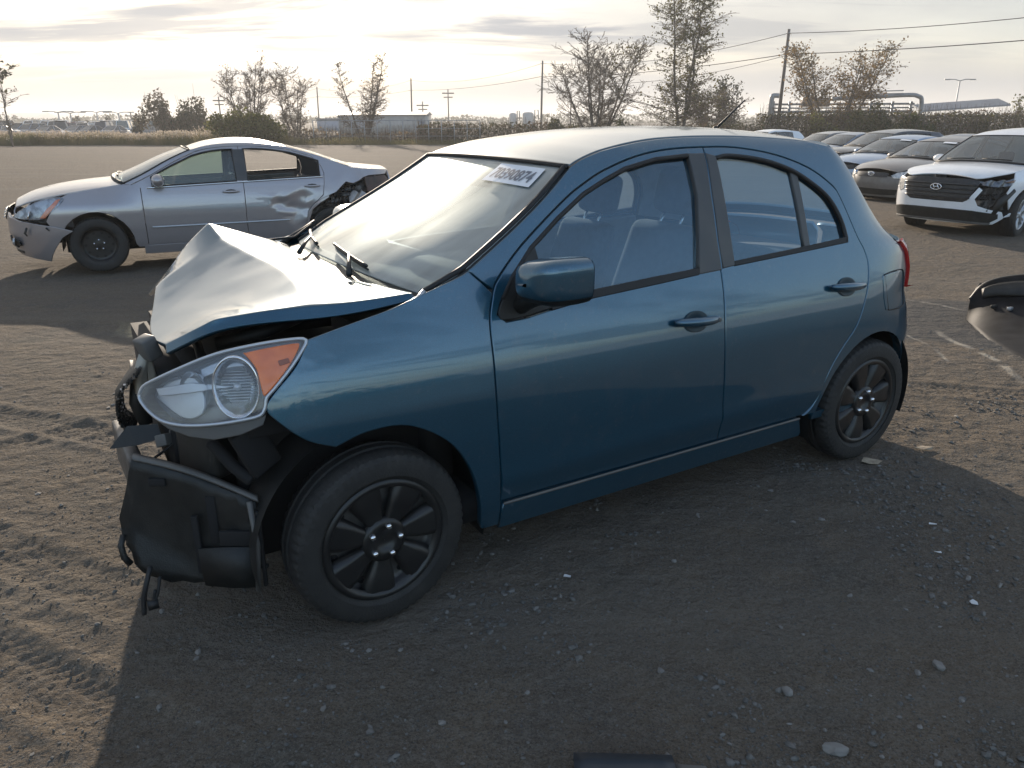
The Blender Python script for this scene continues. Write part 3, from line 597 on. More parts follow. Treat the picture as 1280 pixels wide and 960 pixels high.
# ---- headlamp
def make_headlamp(s):
    h=empty('headlamp',(0,0,0),0,HB); fl=lambda g:(g if s>0 else (lambda u,v:g(u,v)*np.array([1,-1,1]))); o=(.6,s,0)
    LP=curve([(.613,.838),(.597,.866),(.565,.889),(.521,.914),(.453,.946),(.389,.967),(.301,.982),(.218,.987),(.178,.981),(.20,.948),(.24,.905),(.287,.860),(.310,.838),(.318,.812),(.335,.791),(.386,.782),(.446,.775),(.500,.771),(.540,.772),(.574,.780),(.597,.800),(.610,.822),(.613,.838)],3)[:-1]
    P=sz(LP)
    panel('lens',fl(shp(CB,.003)),P,M_LENS,h,res=.03,gap=.003,thick=.006,out=o)
    panel('housing',fl(shp(CB,-.055)),[(a*1,b_) for a,b_ in P],mat('lamp_housing',(.20,.21,.235),.3,.2,.5),h,res=.04,gap=-.004,thick=.01,out=o)
    ring=np.array([CB.pt(a,b_) for a,b_ in P])*[1,s,1]; MB().tube(ring,.0055,6,closed=True).build('lens_edge',M_SILVERPL,h)
    wall=MB(); n=len(P); f2=shp(CB,-.058); back=np.array([f2(np.array(a),np.array(b_)) for a,b_ in P])*[1,s,1]; wall.add(np.concatenate([ring,back]),[(i,(i+1)%n,n+(i+1)%n,n+i) for i in range(n)]); wall.build('housing_wall',M_GREYPL,h)
    AM=curve([(.352,.962),(.29,.972),(.215,.978),(.196,.972),(.215,.94),(.255,.895),(.300,.852),(.318,.842),(.322,.875),(.325,.915),(.340,.945),(.352,.962)],3)[:-1]
    panel('turn_lens',fl(shp(CB,.0045)),sz(AM),M_ORANGE,h,res=.03,thick=.04,out=o)
    panel('marker',fl(shp(CB,.0075)),sz([(.265,.935),(.235,.94),(.232,.925),(.262,.919)]),mat('marker_brown',(.30,.10,.06),.3),h,res=.03,thick=.004,gap=.001,hem=.001,out=o)
    panel('inner_reflector',fl(shp(CB,-.040)),sz(curve([(.60,.835),(.575,.872),(.535,.895),(.495,.900),(.478,.86),(.484,.81),(.51,.785),(.55,.787),(.60,.835)],3)[:-1]),M_SILVERPL,h,res=.03,gap=0,thick=.02,out=o)
    panel('inner_reflector',fl(shp(CB,-.028)),sz(curve([(.47,.925),(.42,.945),(.36,.955),(.335,.93),(.40,.925),(.47,.90)],3)),M_SILVERPL,h,res=.03,gap=0,thick=.02,out=o)
    # main reflector bowl and inner bezel
    c=CB.pt(CB.S_of(.385,.868),.868)*np.array([1,s,1]); nrm=np.array([.42,s*.90,.08]); nrm/=np.linalg.norm(nrm)
    R=np.array(Vector(nrm).to_track_quat('Z','Y').to_matrix())
    bowl=MB().lathe([(.004,-.052),(.03,-.050),(.05,-.038),(.064,-.018),(.070,.0),(.074,.002),(.076,-.004)],tuple(c-nrm*.010),R@np.diag([.86,1.22,1]),36); bowl.build('reflector',M_CHROME,h)
    MB().ell(tuple(c-nrm*.03),(.012,.012,.016),R,12,8).build('bulb',M_SILVERPL,h)
    fins=MB()
    for k in range(-5,6): fins.box(tuple(c-nrm*.036+R@np.array([0,.0085*k,0])),(.07*math.sqrt(max(0,1-(k/6)**2))*1.3,.0025,.012),R)
    fins.build('reflector_ribs',M_SILVERPL,h)
    c2=CB.pt(CB.S_of(.50,.86),.85)*np.array([1,s,1]); n2=np.array([.75,s*.66,.05]); n2/=np.linalg.norm(n2); R2=np.array(Vector(n2).to_track_quat('Z','Y').to_matrix())
    MB().lathe([(.003,-.04),(.03,-.036),(.048,-.016),(.052,.0)],tuple(c2-n2*.028),R2@np.diag([.9,1.25,1]),28).build('side_reflector',M_CHROME,h)
    panel('bezel_strip',fl(shp(CB,-.022)),sz([(.585,.862),(.50,.885),(.445,.882),(.40,.874),(.445,.868),(.50,.858),(.58,.842)]),M_SILVERPL,h,res=.03,gap=0,hem=.002,thick=.01,out=o)
    panel('base_strip',fl(shp(CB,-.010)),sz([(.592,.797),(.574,.776),(.54,.767),(.50,.766),(.446,.770),(.386,.777),(.335,.786),(.318,.79),(.33,.762),(.39,.738),(.46,.727),(.52,.735),(.57,.758),(.60,.785)]),M_GREYPL,h,res=.03,gap=0,thick=.05,out=o)
    return h
make_headlamp(1)
# ---- broken nose: splash panel, liner, grille remains, beam, foam, hanging wires
P0=[(.654,.500,.622),(.56,.555,.592),(.48,.60,.556),(.40,.66,.515),(.353,.70,.490)]
P1=[(.713,.46,.40),(.60,.52,.36),(.50,.58,.32),(.42,.65,.30),(.368,.705,.30)]
P2=[(.686,.52,.255),(.60,.55,.215),(.50,.59,.19),(.42,.655,.195),(.380,.715,.205)]
def lerp3(a,b,t): return [tuple(np.array(p)*(1-t)+np.array(q_)*t) for p,q_ in zip(a,b)]
g=[]
for t in np.linspace(0,1,7): g.append(spl(lerp3(P0,P1,t),4))
for t in np.linspace(0,1,6)[1:]: g.append(spl(lerp3(P1,P2,t),4))
g=np.array(g); nx=RNG.normal(0,.004,g.shape); g=g+nx
o=MB().grid(g).build('splash_panel',M_BLACK,HB); so=o.modifiers.new('t','SOLIDIFY'); so.thickness=.006
top=np.array(spl(P0,6)); fl_=MB().grid([top+[0,.012,.0],top+[0,.014,.008],top+[-.003,.0,.014],top+[-.008,-.016,.012]]); o=fl_.build('splash_panel_flange',M_GREYPL,HB); so=o.modifiers.new('t','SOLIDIFY'); so.thickness=.004
for (x,y,z,sx,szz) in ((.60,.535,.55,.05,.025),(.47,.605,.42,.03,.16),(.42,.665,.37,.10,.05),(.43,.655,.27,.20,.012),(.52,.59,.34,.02,.20),(.36,.715,.34,.012,.26)): MB().box((x,y+.006,z),(sx,.014,szz),rot(rz=-.9+.35)).build('splash_panel_rib',M_DARK,HB,bevel=.003)
o=MB().grid([[(.52,.60,.33),(.44,.655,.34),(.385,.70,.345)],[(.52,.605,.26),(.44,.66,.265),(.385,.705,.27)],[(.515,.61,.205),(.44,.665,.20),(.385,.71,.21)]]).build('duct_plate',M_BLACK,HB); so=o.modifiers.new('t','SOLIDIFY'); so.thickness=.008
MB().tube([(.378,.712,.50),(.372,.722,.36),(.384,.722,.20)],.009,6).build('splash_panel_edge',M_GREYPL,HB)
for s in (1,-1):
    lin=[[(.0+.395*math.cos(a),s*y,.30+.40*math.sin(a)) for a in np.linspace(rad(-14),rad(196),40)] for y in (.36,.50,.65,.775)]
    MB().grid(lin).build('wheel_liner',M_BLACK,HB)
    lin=[[(-2.45+.372*math.cos(a),s*y,.30+.37*math.sin(a)) for a in np.linspace(rad(-20),rad(200),40)] for y in (.36,.5,.65,.785)]
    MB().grid(lin).build('wheel_liner',M_BLACK,HB)
gl=MB(); gp=spl([(.58,.30,.84),(.635,.22,.76),(.648,.16,.70),(.645,.14,.63),(.615,.16,.60)],8)
gl.grid([gp+[0,.05,0],gp+[.008,.02,0],gp+[.006,-.03,0],gp+[-.01,-.06,0],gp+[-.02,-.12,0]]); gl.build('grille',M_BLACK,HB)
hx=[MB(),MB()]
for i in range(0,len(gp)):
    for j in range(8):
        p=gp[i]+[.007-.004*j,.050-.017*j+(.0085 if i%2 else 0),0]; hx[int(RNG.random()<.35)].lathe([(.0080,-.003),(.0080,.004),(.0055,.004),(.0055,-.003)],tuple(p),rot(ry=math.pi/2-.3),6)  # random chrome cells stand in for glints on the black mesh
for q,mm in zip(hx,(M_BLACK,M_CHROME)): tag(q.build('grille_mesh',mm,HB,smooth=False),kind='stuff')
fm=MB(); fm.grid([spl([(.585,.30,.86),(.555,.27,.905),(.535,.27,.885)],4),spl([(.60,.255,.80),(.565,.245,.82),(.53,.24,.80)],4),spl([(.60,.26,.745),(.57,.25,.73),(.54,.25,.74)],4)]); o=fm.build('radiator_support',mat('primer_beige',(.42,.39,.33),.5,dust=.3),HB); so=o.modifiers.new('t','SOLIDIFY'); so.thickness=.03
o=MB().grid([[(.60,.24,.80),(.585,.05,.80)],[(.62,.22,.70),(.60,.05,.70)],[(.60,.24,.62),(.58,.05,.62)]]).build('bumper_foam',M_BLACK,HB); so=o.modifiers.new('t','SOLIDIFY'); so.thickness=.04
br=MB(); br.box((.545,.30,.90),(.05,.06,.075),rot(rz=.4,ry=.3)); br.build('latch_bracket',M_GREYPL,HB,bevel=.008)
o=MB().add([(.70,.30,.590),(.64,.30,.655),(.555,.33,.655),(.55,.36,.615),(.62,.34,.60)],[(0,1,2,3,4)]).build('torn_flap',M_BLACK,HB,smooth=False); so=o.modifiers.new('t','SOLIDIFY'); so.thickness=.004
bm_=MB(); bm_.box((.640,.12,.47),(.045,.42,.16),rot(rz=.03)); bm_.build('bumper_beam',M_STEEL,HB,bevel=.01)
lw=MB().grid([[(.67,.50,.275),(.66,.35,.26),(.60,.1,.27)],[(.70,.48,.34),(.685,.33,.33),(.62,.1,.34)],[(.69,.47,.42),(.67,.33,.42),(.61,.1,.42)]]); o=lw.build('lower_valance',M_BLACK,HB); so=o.modifiers.new('t','SOLIDIFY'); so.thickness=.01
MB().tube([(.712,.50,.385),(.725,.515,.36),(.722,.52,.32),(.708,.525,.295)],.010,6).build('valance_hook',M_BLACK,HB)
wr=MB(); wr.tube(spl([(.66,.58,.30),(.682,.6,.25),(.694,.6,.205),(.700,.605,.16)],5),.008,6); wr.tube(spl([(.64,.6,.27),(.655,.61,.22),(.668,.61,.20),(.66,.61,.235)],5),.005,6); wr.box((.672,.61,.192),(.03,.03,.025)); wr.build('hanging_wire',M_SEAL,HB)
tk=MB(); tk.box((.42,.50,.62),(.16,.18,.17),rot(rz=.5)); tk.build('washer_tank',M_BLACK,HB,bevel=.03,seg=3)
inn=MB(); inn.tube([(.45,.62,.68),(.40,.66,.60),(.36,.70,.56)],.02,8); inn.box((.34,.70,.66),(.10,.03,.16),rot(rz=.3,ry=.4)); inn.box((.30,.715,.74),(.12,.02,.08)); inn.build('crumpled_bracket',M_DARK,HB,bevel=.006)
rr=np.random.default_rng(5)
for k in range(9):   # hoses, looms and clips hanging between lamp and splash panel
    a=np.array([rr.uniform(.36,.58),0,rr.uniform(.62,.74)]); a[1]=.74-.42*(a[0]-.30)/.33+rr.uniform(-.05,.0); b_=a+np.array([rr.uniform(-.12,.10),rr.uniform(-.06,.03),rr.uniform(-.16,-.03)])
    MB().tube(spl([a,(a+b_)/2+rr.normal(0,.025,3),b_],6),rr.uniform(.004,.013),6).build('torn_hose' if k%2 else 'wire_loom',M_SEAL if k%3 else M_GREYPL,HB)
for k in range(8):
    x=rr.uniform(.34,.60); c=(x,.70-.42*(x-.32)/.33,rr.uniform(.58,.70)); MB().box((0,0,0),tuple(rr.uniform(.015,.06,3)),rot(*rr.uniform(-.8,.8,3))).build('broken_bracket',[M_BLACK,M_GREYPL,M_DARK][k%3],HB,bevel=.003).location=c
MB().ell((.405,.665,.600),(.012,.010,.010)).build('bolt_head',M_CHROME,HB)
# ---- glass and trim on the doors
def side(name,P,m,off,parent=HB,**k):
    for s in (1,-1):
        g=shp(CB,off); panel(name,g if s>0 else (lambda u,v:g(u,v)*np.array([1,-1,1])),P,m,parent,out=(0,s,0),**k)
side('front_window',[(-.60,1.09),(-.625,1.170),(-.754,1.255),(-.887,1.329),(-.994,1.371),(-1.102,1.407),(-1.264,1.436),(-1.437,1.446),(-1.43,1.30),(-1.350,1.015),(-1.139,1.000),(-.845,.984),(-.66,.962)],GW,-.016,res=.08,thick=.004,gap=0,hem=.001)
side('rear_window_pane',[(-1.567,1.434),(-1.66,1.443),(-1.84,1.420),(-1.998,1.376),(-1.985,1.052),(-1.54,1.031),(-1.55,1.2)],GW,-.016,res=.08,thick=.004,gap=0,hem=.001)
side('quarter_window',[(-2.03,1.355),(-2.10,1.322),(-2.195,1.256),(-2.245,1.168),(-2.263,1.080),(-2.255,1.062),(-2.005,1.052)],GW,-.014,res=.08,thick=.004,gap=0,hem=.001)
side('window_divider',[(-1.993,1.376),(-2.034,1.358),(-2.018,1.054),(-1.980,1.052)],M_PILLAR,-.006,res=.05,gap=0,thick=.02)
side('pillar_trim',[(-1.431,1.449),(-1.521,1.449),(-1.497,1.30),(-1.478,1.13),(-1.474,1.018),(-1.350,1.013),(-1.423,1.30)],M_PILLAR,.004,res=.05,gap=.001,thick=.02)
side('pillar_trim',[(-1.527,1.449),(-1.578,1.438),(-1.560,1.2),(-1.549,1.028),(-1.479,1.022),(-1.483,1.13),(-1.502,1.30)],M_PILLAR,.004,res=.05,gap=.001,thick=.02)
side('mirror_sail',curve([(-.640,1.180),(-.534,1.088),(-.470,1.012),(-.452,.978),(-.468,.954),(-.56,.956),(-.672,.972)],3)+[(-.655,1.06)],M_BLACK,.004,res=.04,gap=.002,thick=.02)
side('belt_strip',[(-.66,.992),(-.845,1.012),(-1.139,1.028),(-1.358,1.038),(-1.352,1.012),(-1.139,.999),(-.845,.983),(-.66,.963)],M_SEAL,.004,res=.05,gap=0,thick=.02)
side('belt_strip',[(-1.547,1.046),(-1.98,1.068),(-2.01,1.070),(-2.262,1.086),(-2.262,1.062),(-2.0,1.048),(-1.545,1.026)],M_SEAL,.004,res=.05,gap=0,thick=.02)
for s in (1,-1):
    f_=shp(CB,-.004); MB().tube([f_(np.array(a),np.array(b_))*[1,s,1] for a,b_ in [(-.48,1.02),(-.534,1.086)]+dhole[4:11]],.010,6).build('window_seal',M_SEAL,HB)
    MB().tube([f_(np.array(a),np.array(b_))*[1,s,1] for a,b_ in rhole[:len(rhole)-3]],.010,6).build('window_seal',M_SEAL,HB)
    seam_in=shp(CB,-.022)
    for C in (gap1,bgap,dframe): MB().tube([seam_in(np.array(a),np.array(b_))*[1,s,1] for a,b_ in C],.012,6).build('door_seal',M_SEAL,HB)
def handle(x0,x1,z,s):
    h=empty('door_handle',(0,0,0),0,HB); xc=(x0+x1)/2; y=float(CB.W(xc,z)); dz=.012
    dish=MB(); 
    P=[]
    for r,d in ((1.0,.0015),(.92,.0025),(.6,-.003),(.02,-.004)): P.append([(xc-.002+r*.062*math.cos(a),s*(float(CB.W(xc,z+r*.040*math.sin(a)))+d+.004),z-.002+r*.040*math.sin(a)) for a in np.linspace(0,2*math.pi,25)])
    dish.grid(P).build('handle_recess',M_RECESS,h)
    b=MB(); pts=[]
    for t in np.linspace(0,1,11):
        x=x0+(x1-x0)*t; pts.append((x,s*(y+.012+.026*math.sin(math.pi*min(max(t*1.05,0),1))**.6),z+.006-.004*t+.004*math.cos(t*3)))
    b.tube(pts,[.010,.014,.0165,.0175,.018,.018,.0175,.017,.016,.0145,.010],10); o=b.build('handle_grip',PB,h)
    if s>0 and x0>-1.5: MB().lathe([(.001,.004),(.008,.004),(.0095,0)],(x1+.022,s*(y+.036),z),Y_AX,14).build('lock_barrel',M_GREYPL,h)
M_RECESS=mat('handle_recess_shade',(.006,.03,.045),.4)  # darker teal than the body: shade of the recess put into the colour
for s in (1,-1): handle(-1.185,-1.413,.850,s); handle(-2.087,-2.316,.884,s)
side('fuel_flap',curve([(-2.487,.902),(-2.58,.908),(-2.672,.902),(-2.69,.87),(-2.688,.765),(-2.67,.738),(-2.53,.742),(-2.508,.765),(-2.487,.902)],3)[:-1],PB,.003,res=.03,gap=.001,thick=.012)
fp=np.array([CB.pt(a,b_) for a,b_ in sz(curve([(-2.485,.904),(-2.58,.910),(-2.674,.904),(-2.692,.87),(-2.690,.765),(-2.672,.736),(-2.53,.740),(-2.506,.765),(-2.485,.904)],3)[:-1])]); MB().tube(fp+[0,.001,0],.0032,5,closed=True).build('fuel_flap_gap',M_SEAL,HB)
def door_mirror(s):
    m=empty('door_mirror',(0,0,0),0,HB); rows=[]
    for k,(x,sc) in enumerate(((-.480,.003),(-.482,.36),(-.489,.64),(-.503,.83),(-.53,.95),(-.575,1.0),(-.625,.99),(-.655,.965))):
        row=[]
        for a in np.linspace(0,2*math.pi,33):
            ca,sa=math.cos(a),math.sin(a); p=4.2; r=(abs(ca)**p+abs(sa)**p)**(-1/p)
            row.append((x-.02*ca*r*sc,s*(.892+.090*sc*r*ca+.0),1.096+.071*sc*r*sa+(.012*ca if sa>0 else 0)))
        rows.append(row)
    MB().grid(rows,flip=s>0).build('mirror_shell',PB,m)
    MB().grid([[(p[0]-.002,p[1],p[2]) for p in rows[-1]],[(-.650,s*.892,1.098)]*33]).build('mirror_glass',M_CHROME,m)
    MB().tube([(-.54,s*.745,.985),(-.55,s*.80,1.020),(-.57,s*.86,1.040),(-.60,s*.96,1.050)],[.030,.030,.024,.014],10).build('mirror_arm',M_BLACK,m)
    lo=MB(); lo.grid([[(p[0],p[1],min(p[2],1.052)-.004) for p in r] for r in rows[2:]],flip=s>0); lo.build('mirror_base',M_BLACK,m)
door_mirror(1); door_mirror(-1)
# ---- cabin
fl=MB(); fl.box((-1.3,0,.27),(2.2,1.44,.10)); fl.box((-.50,0,.62),(.10,1.36,.6)); fl.box((-2.62,0,.60),(.5,1.2,.62)); fl.build('cabin_floor',M_DARK,HB)
for s in (1,-1):
    f_=shp(CB,-.045)
    panel('door_card',(lambda u,v:f_(u,v)*np.array([1,s,1])),[(-.46,.34),(-.46,.95),(-.66,.955),(-1.35,1.00),(-1.545,1.02),(-2.26,1.05),(-2.36,.9),(-2.2,.66),(-2.05,.34)],M_TRIM,HB,res=.10,thick=.03,out=(0,-s,0))
    panel('pillar_lining',(lambda u,v:f_(u,v)*np.array([1,s,1])),[(-1.42,.95),(-1.56,.95),(-1.58,1.44),(-1.45,1.44)],M_TRIM,HB,res=.10,thick=.02,out=(0,-s,0))
    panel('rear_pillar_lining',(lambda u,v:f_(u,v)*np.array([1,s,1])),sz([(-2.27,1.05),(-2.265,1.17),(-2.2,1.27),(-2.1,1.34),(-2.0,1.39),(-2.3,1.42),(-2.45,1.38),(-2.6,1.15),(-2.62,1.0)]),M_TRIM,HB,res=.10,thick=.02,out=(0,-s,0))
hl_=lambda u,v:fr(u,v)+np.array([0,0,-.035]); loft_panel('headliner',hl_,M_LINER,HB,1.58,1.05,(0,0,-1),.02,.97,.02,.98,res=.12,thick=.01)
rbox('dashboard',(.36,1.36,.30),(-.46,0,.90),M_DASH,HB,(0,.12,0),.08,4)
rbox('instrument_hood',(.26,.36,.10),(-.52,.36,1.045),M_DASH,HB,(0,.05,0),.045,4)
st=empty('steering_wheel',(-.80,.36,.95),0,HB); R=rot(ry=-.42-math.pi/2+math.pi/2); 
ring=[tuple(rot(ry=-1.1)@np.array((0,.185*math.cos(a),.185*math.sin(a)))) for a in np.linspace(0,2*math.pi,36,endpoint=False)]
ring=[(.185*math.sin(a)*.42,.185*math.cos(a),.185*math.sin(a)*.9) for a in np.linspace(0,2*math.pi,36,endpoint=False)]
MB().tube(ring,.016,8,closed=True).build('steering_rim',M_BLACK,st); MB().ell((.02,0,0),(.04,.08,.07)).tube([(0,-.18,0),(.02,0,0),(0,.18,0)],.015,6).build('steering_hub',M_BLACK,st)
make_seat(HB,-1.36,.36,.44,M_SEAT); make_seat(HB,-1.48,-.36,.37,M_SEAT)
rbox('rear_cushion',(.5,1.25,.18),(-1.95,0,.45),M_SEAT,HB,(0,-.1,0),.06)
rbox('rear_backrest',(.14,1.22,.50),(-2.30,0,.72),M_SEAT,HB,(0,-.28,0),.06)
MB().tube([(-.80,-.02,.30),(-.90,-.02,.62)],.012,6).ell((-.905,-.02,.64),(.025,.025,.035)).build('gear_lever',M_BLACK,HB)
for s in (1,-1): MB().grid([[(-1.50,s*(y0),1.34-.0*k) for y0 in (.585,.582)] for k in (0,)]+[[(-1.49,s*.62,1.10),(-1.45,s*.62,1.10)],[(-1.46,s*.68,.80),(-1.42,s*.68,.80)]]).build('seat_belt',M_BLACK,HB)
rv=MB(); rv.box((-.80,0,1.345),(.03,.22,.06)); rv.tube([(-.80,0,1.36),(-.84,0,1.40)],.008,6); rv.build('rear_view_mirror',M_BLACK,HB,bevel=.01)
# ---- underside and wheels
ub=MB(); ub.box((-1.25,0,.235),(2.9,1.25,.09)); ub.box((-1.2,0,.22),(1.5,1.5,.05)); ub.build('underbody',M_DARK,HB,bevel=.02)
MB().tube([(0,-.7,.29),(0,.7,.29)],.035,8).tube([(-2.45,-.7,.29),(-2.45,.7,.29)],.04,8).build('axle',M_DARK,HB)
make_wheel('wheel',HB,(0,.735,.30),.30,.172,.206,'cover',rad(3.1),1); make_wheel('wheel',HB,(0,-.735,.30),.30,.172,.206,'cover',rad(3.1),-1)
make_wheel('wheel',HB,(-2.45,.735,.30),.30,.172,.206,'cover',0,1); make_wheel('wheel',HB,(-2.45,-.735,.30),.30,.172,.206,'cover',0,-1)
# ------------------------------------------------------------------ other cars: one builder, many bodies
GD=glass_mat('parked_car_glass',(.42,.50,.52),dust=.10,dustcol=(.42,.44,.45),refl=1.0,trl=.25,fmin=.05)
def gcar(name,label,loc,rz,sp,pm,group=None,res=.09,detail=2,style='alloy',skip=(),wheels_skip=(),steer=0.):
    """sp: zs, ys (half-widths by height), xf, xr (nose and tail by height), wb, top = named rail points (x,z)"""
    root=empty(name,loc,rz); tag(root,label,'car',group)
    wb=sp['wb']; R=sp['R']; ar=sp.get('ar',R+.075)
    sh=Shell(sp['zs'],sp['ys'],sp['xa'],-wb+sp['xbo'],sp['zf'],sp['xf'],sp['zr'],sp['xr'],sp.get('pf',2.8),sp.get('pr',2.8),sp.get('dx'))
    g=shp(sh); T=sp['top']; out=(0,1,0)
    def seg(a,b): # points of the upper rail from name a to b
        k=[t[0] for t in T]; i,j=k.index(a),k.index(b); return [t[1:] for t in T[i:j+1]]
    hood=curve(seg('nose','cowl'),4); scr=curve(seg('cowl','ws'),3); roofl=curve(seg('ws','re'),4); back=curve(seg('re','rb'),3); deck=curve(seg('rb','tail'),3)
    c3=lambda C,dy=.006: np.array([sh.pt(sh.S_of(x,z),z) for x,z in C])-np.array([0,dy,0])
    zb=sp['sill']; belt=sp['belt']; fa=[(ar*math.cos(a),R-.01+ar*math.sin(a)) for a in np.linspace(0,math.pi,14)]
    ra=[(-wb+ar*math.cos(a),R-.01+ar*math.sin(a)) for a in np.linspace(math.pi,0,14)]
    gx,bx,qx=sp['gaps']; zg=sp['cowlz'](gx) if callable(sp['cowlz']) else sp['cowlz']
    bt=lambda x: np.interp(-x,[-gx,wb],[belt,sp['belt2']])
    xw=lambda z:float(np.interp(z,[p_[1] for p_ in scr],[p_[0] for p_ in scr]))
    # front fender and bumper
    hx,hz=sp['lamp_r']; 
    ft=[p_ for p_ in hood if p_[0]<=hx]
    panel('front_fender',g,sz([(hx,hz),(sp['bx'],sp['bz'])],sh)+fa[1:]+[(-ar-.03,zb),(gx,zb),(gx,.5),(gx,belt),(xw(belt+.02)-.04 if xw(belt+.02)<gx else gx,belt+.02)]+[p_ for p_ in hood if p_[0]<=hx][::-1],pm,root,res=res,mirror='fender_r' not in skip,gap=.003)
    SCf=None
    SCf=sh.xa+float(sh.tab['f'][0][-1]); across=lambda P: list(P)+[(2*SCf-a_,z_) for a_,z_ in list(P)[::-1]]
    if 'bumper' not in skip:
        topz=sp['nosez']
        up=[(sh.S_of(ar*.93,.50),.52)]+sz([(sp['bx'],sp['bz'])],sh)+[(sh.S_of(sp['bx']+.12,sp['bz']),sp['bz']-.02),(sh.S_of(sp['lamp_f'],sp['lamp_fz']),sp['lamp_fz']),(SCf-.3,topz)]
        dn=[(SCf-.2,sp['valz']),(sh.S_of(.6,.3),sp['valz']),(sh.S_of(.44,.26),.24),(ar+.02,.25)]
        m_=lambda P:[(2*SCf-a_,z_) for a_,z_ in P[::-1]]
        panel('front_bumper',g,up+m_(up)+m_(dn)+dn,sp.get('bump_m',pm),root,res=res,out=(1,0,0),gap=.003)
    # doors
    A=[(gx,zb+.02),(gx,.5),(gx,belt)]; upF=[p_ for p_ in scr if p_[1]>belt+.03]
    off=.055
    def low(P,d=off): return [(x-(.02 if i<3 else 0),z-d) for i,(x,z) in enumerate(P)]
    fr_=[(x-.06,z-.02) for x,z in upF]+[(x,z-.035) for x,z in roofl if x>qx+.25]
    frF=[p_ for p_ in fr_ if p_[0]>bx+.02]+[(bx,float(np.interp(-bx,[-p_[0] for p_ in roofl],[p_[1] for p_ in roofl]))-.035)]
    ztop=lambda x: float(np.interp(-x,[-p_[0] for p_ in roofl+back],[p_[1] for p_ in roofl+back]))-.035
    wa,wm,wz=sp['winF'],sp['winB'],sp['winQ']   # x of front window tip, x end of rear window, tip z
    def win(x0,x1,b0=.02,fw=.035):
        xs=np.linspace(x0,x1,9); up=[]
        for x in xs:
            zt=ztop(x)-fw if x<roofl[0][0] else float(np.interp(-x,[-p_[0] for p_ in scr],[p_[1] for p_ in scr]))-.075
            up.append((x,max(zt,bt(x)+b0)))
        return up+[(x1,bt(x1)+.01),(x0,bt(x0)+.01)]
    wF=win(wa,bx+.075); wR=win(bx-.06,wm)
    if sp.get('winR'): wR=sp['winR']
    dmg=sp.get('disp')
    panel('front_door',g,A+[q for q in frF if q[1]>belt+.02]+[(bx,.9),(bx+.01,.5),(bx+.0,zb+.02)],pm,root,res=res,holes=[wF],mirror=True,gap=.003)
    RE=[(bx,ztop(bx))]+[(x,ztop(x)) for x in np.linspace(bx-.1,qx+.12,8)]+sp['rd']
    panel('rear_door',g,[(bx,zb+.02),(bx+.01,.5),(bx,.9)]+RE+[(x-.035,z) for x,z in ra if z>zb+.05 and x<-wb+0 and x<sp['rd'][-1][0]+.0][0:0]+sp['rd2'],pm,root,res=sp.get('door_res',res*.8),holes=[wR],mirror=True,gap=.003,disp=dmg)
    # rails, pillar and rear quarter in one pressing
    rd_all=[(gx,belt+.0)]+[(gx,belt+.02)]+[q for q in frF if q[1]>belt+.02]+RE[1:]+sp['rd2']
    Q=[p_ for p_ in hood if p_[0]<gx+.02][-1:]+scr[1:]+roofl[1:]+back[1:]+deck[1:]
    tailS=sp['tailS']
    body=sz(Q,sh)+[(sh.S_of(*p_),p_[1]) for p_ in tailS]+[(-wb-ar-.01,zb+.03)]+[(x,z) for x,z in ra[::-1] if z>zb][0:]+rd_all[::-1]
    if 'quarter' not in skip: panel('body_side',g,body,pm,root,res=res,mirror=True,gap=.002)
    panel('sill',g,[(gx+.05,zb+.02),(-wb+ar+.03,zb+.02),(-wb+ar+.03,zb-.09),(gx+.05,zb-.09)],sp.get('sill_m',pm),root,res=.15,mirror=True,thick=.05)
    S2=np.linspace(sh.xb,sh.xb-2.6,1500); P2=sh.pt(S2,np.full_like(S2,.6)); SCr=S2[np.argmin(P2[:,1])]-.008
    panel('tail_panel',g,[(sh.S_of(*tailS[-1]),tailS[-1][1]),(sh.S_of(*tailS[0]),tailS[0][1]),(SCr,tailS[0][1]+.0),(SCr,zb)],pm,root,res=.12,out=(-1,.3,0),both=True)
    # top sheets
    top=sp.get('top_m',pm)
    hA=c3([p_ for p_ in hood]); L1=np.ptp(hA[:,0]); 
    loft_panel('bonnet',loft(hA,mir(hA),lambda u:sp['hc'][0]*(1-u)+sp['hc'][1]*u+.02*np.sin(u*np.pi),(.35,0,1),2.2),top,root,L1,1.5,(0,0,1),res=res,gap=.003,poly=sp.get('hoodpoly'))
    sA=c3(scr); fs=loft(sA,mir(sA),lambda u:.13-.07*u,(.9,0,.35),2.4); Ls=float(np.sum(np.linalg.norm(np.diff(sA,axis=0),axis=1)))
    loft_panel('windscreen',fs,sp.get('screen_m',GD),root,Ls,1.4,(.5,0,1),res=res,gap=.004,thick=.005)
    MB().tube([fs(np.array(.99),np.array(v)) for v in np.linspace(0,1,16)],.010,5).tube([fs(np.array(u),np.array(.005)) for u in np.linspace(0,1,8)],.012,5).tube([fs(np.array(u),np.array(.995)) for u in np.linspace(0,1,8)],.012,5).tube([fs(np.array(.01),np.array(v))+[.02,0,-.005] for v in np.linspace(0,1,16)],.022,5).build('windscreen_seal',M_SEAL,root)
    if detail>0:
        for v0,v1 in ((.88,.58),(.50,.22)): MB().tube([fs(np.array(.05),np.array(v))+[.01,0,.018] for v in np.linspace(v0,v1,5)],.009,5).build('wiper',M_SEAL,root)
    rA=c3(roofl); loft_panel('roof',loft(rA,mir(rA),lambda u:.02+.035*np.sin(np.clip(u,0,1)*np.pi),(0,0,1),2.4),top,root,float(np.ptp(rA[:,0])),1.2,(0,0,1),res=res,gap=.003)
    bA=c3(back); loft_panel('rear_window',loft(bA,mir(bA),lambda u:.05+.03*u,(-.8,0,.4),2.4),GD,root,.7,1.2,(-.5,0,1),res=res,gap=.004,thick=.005)
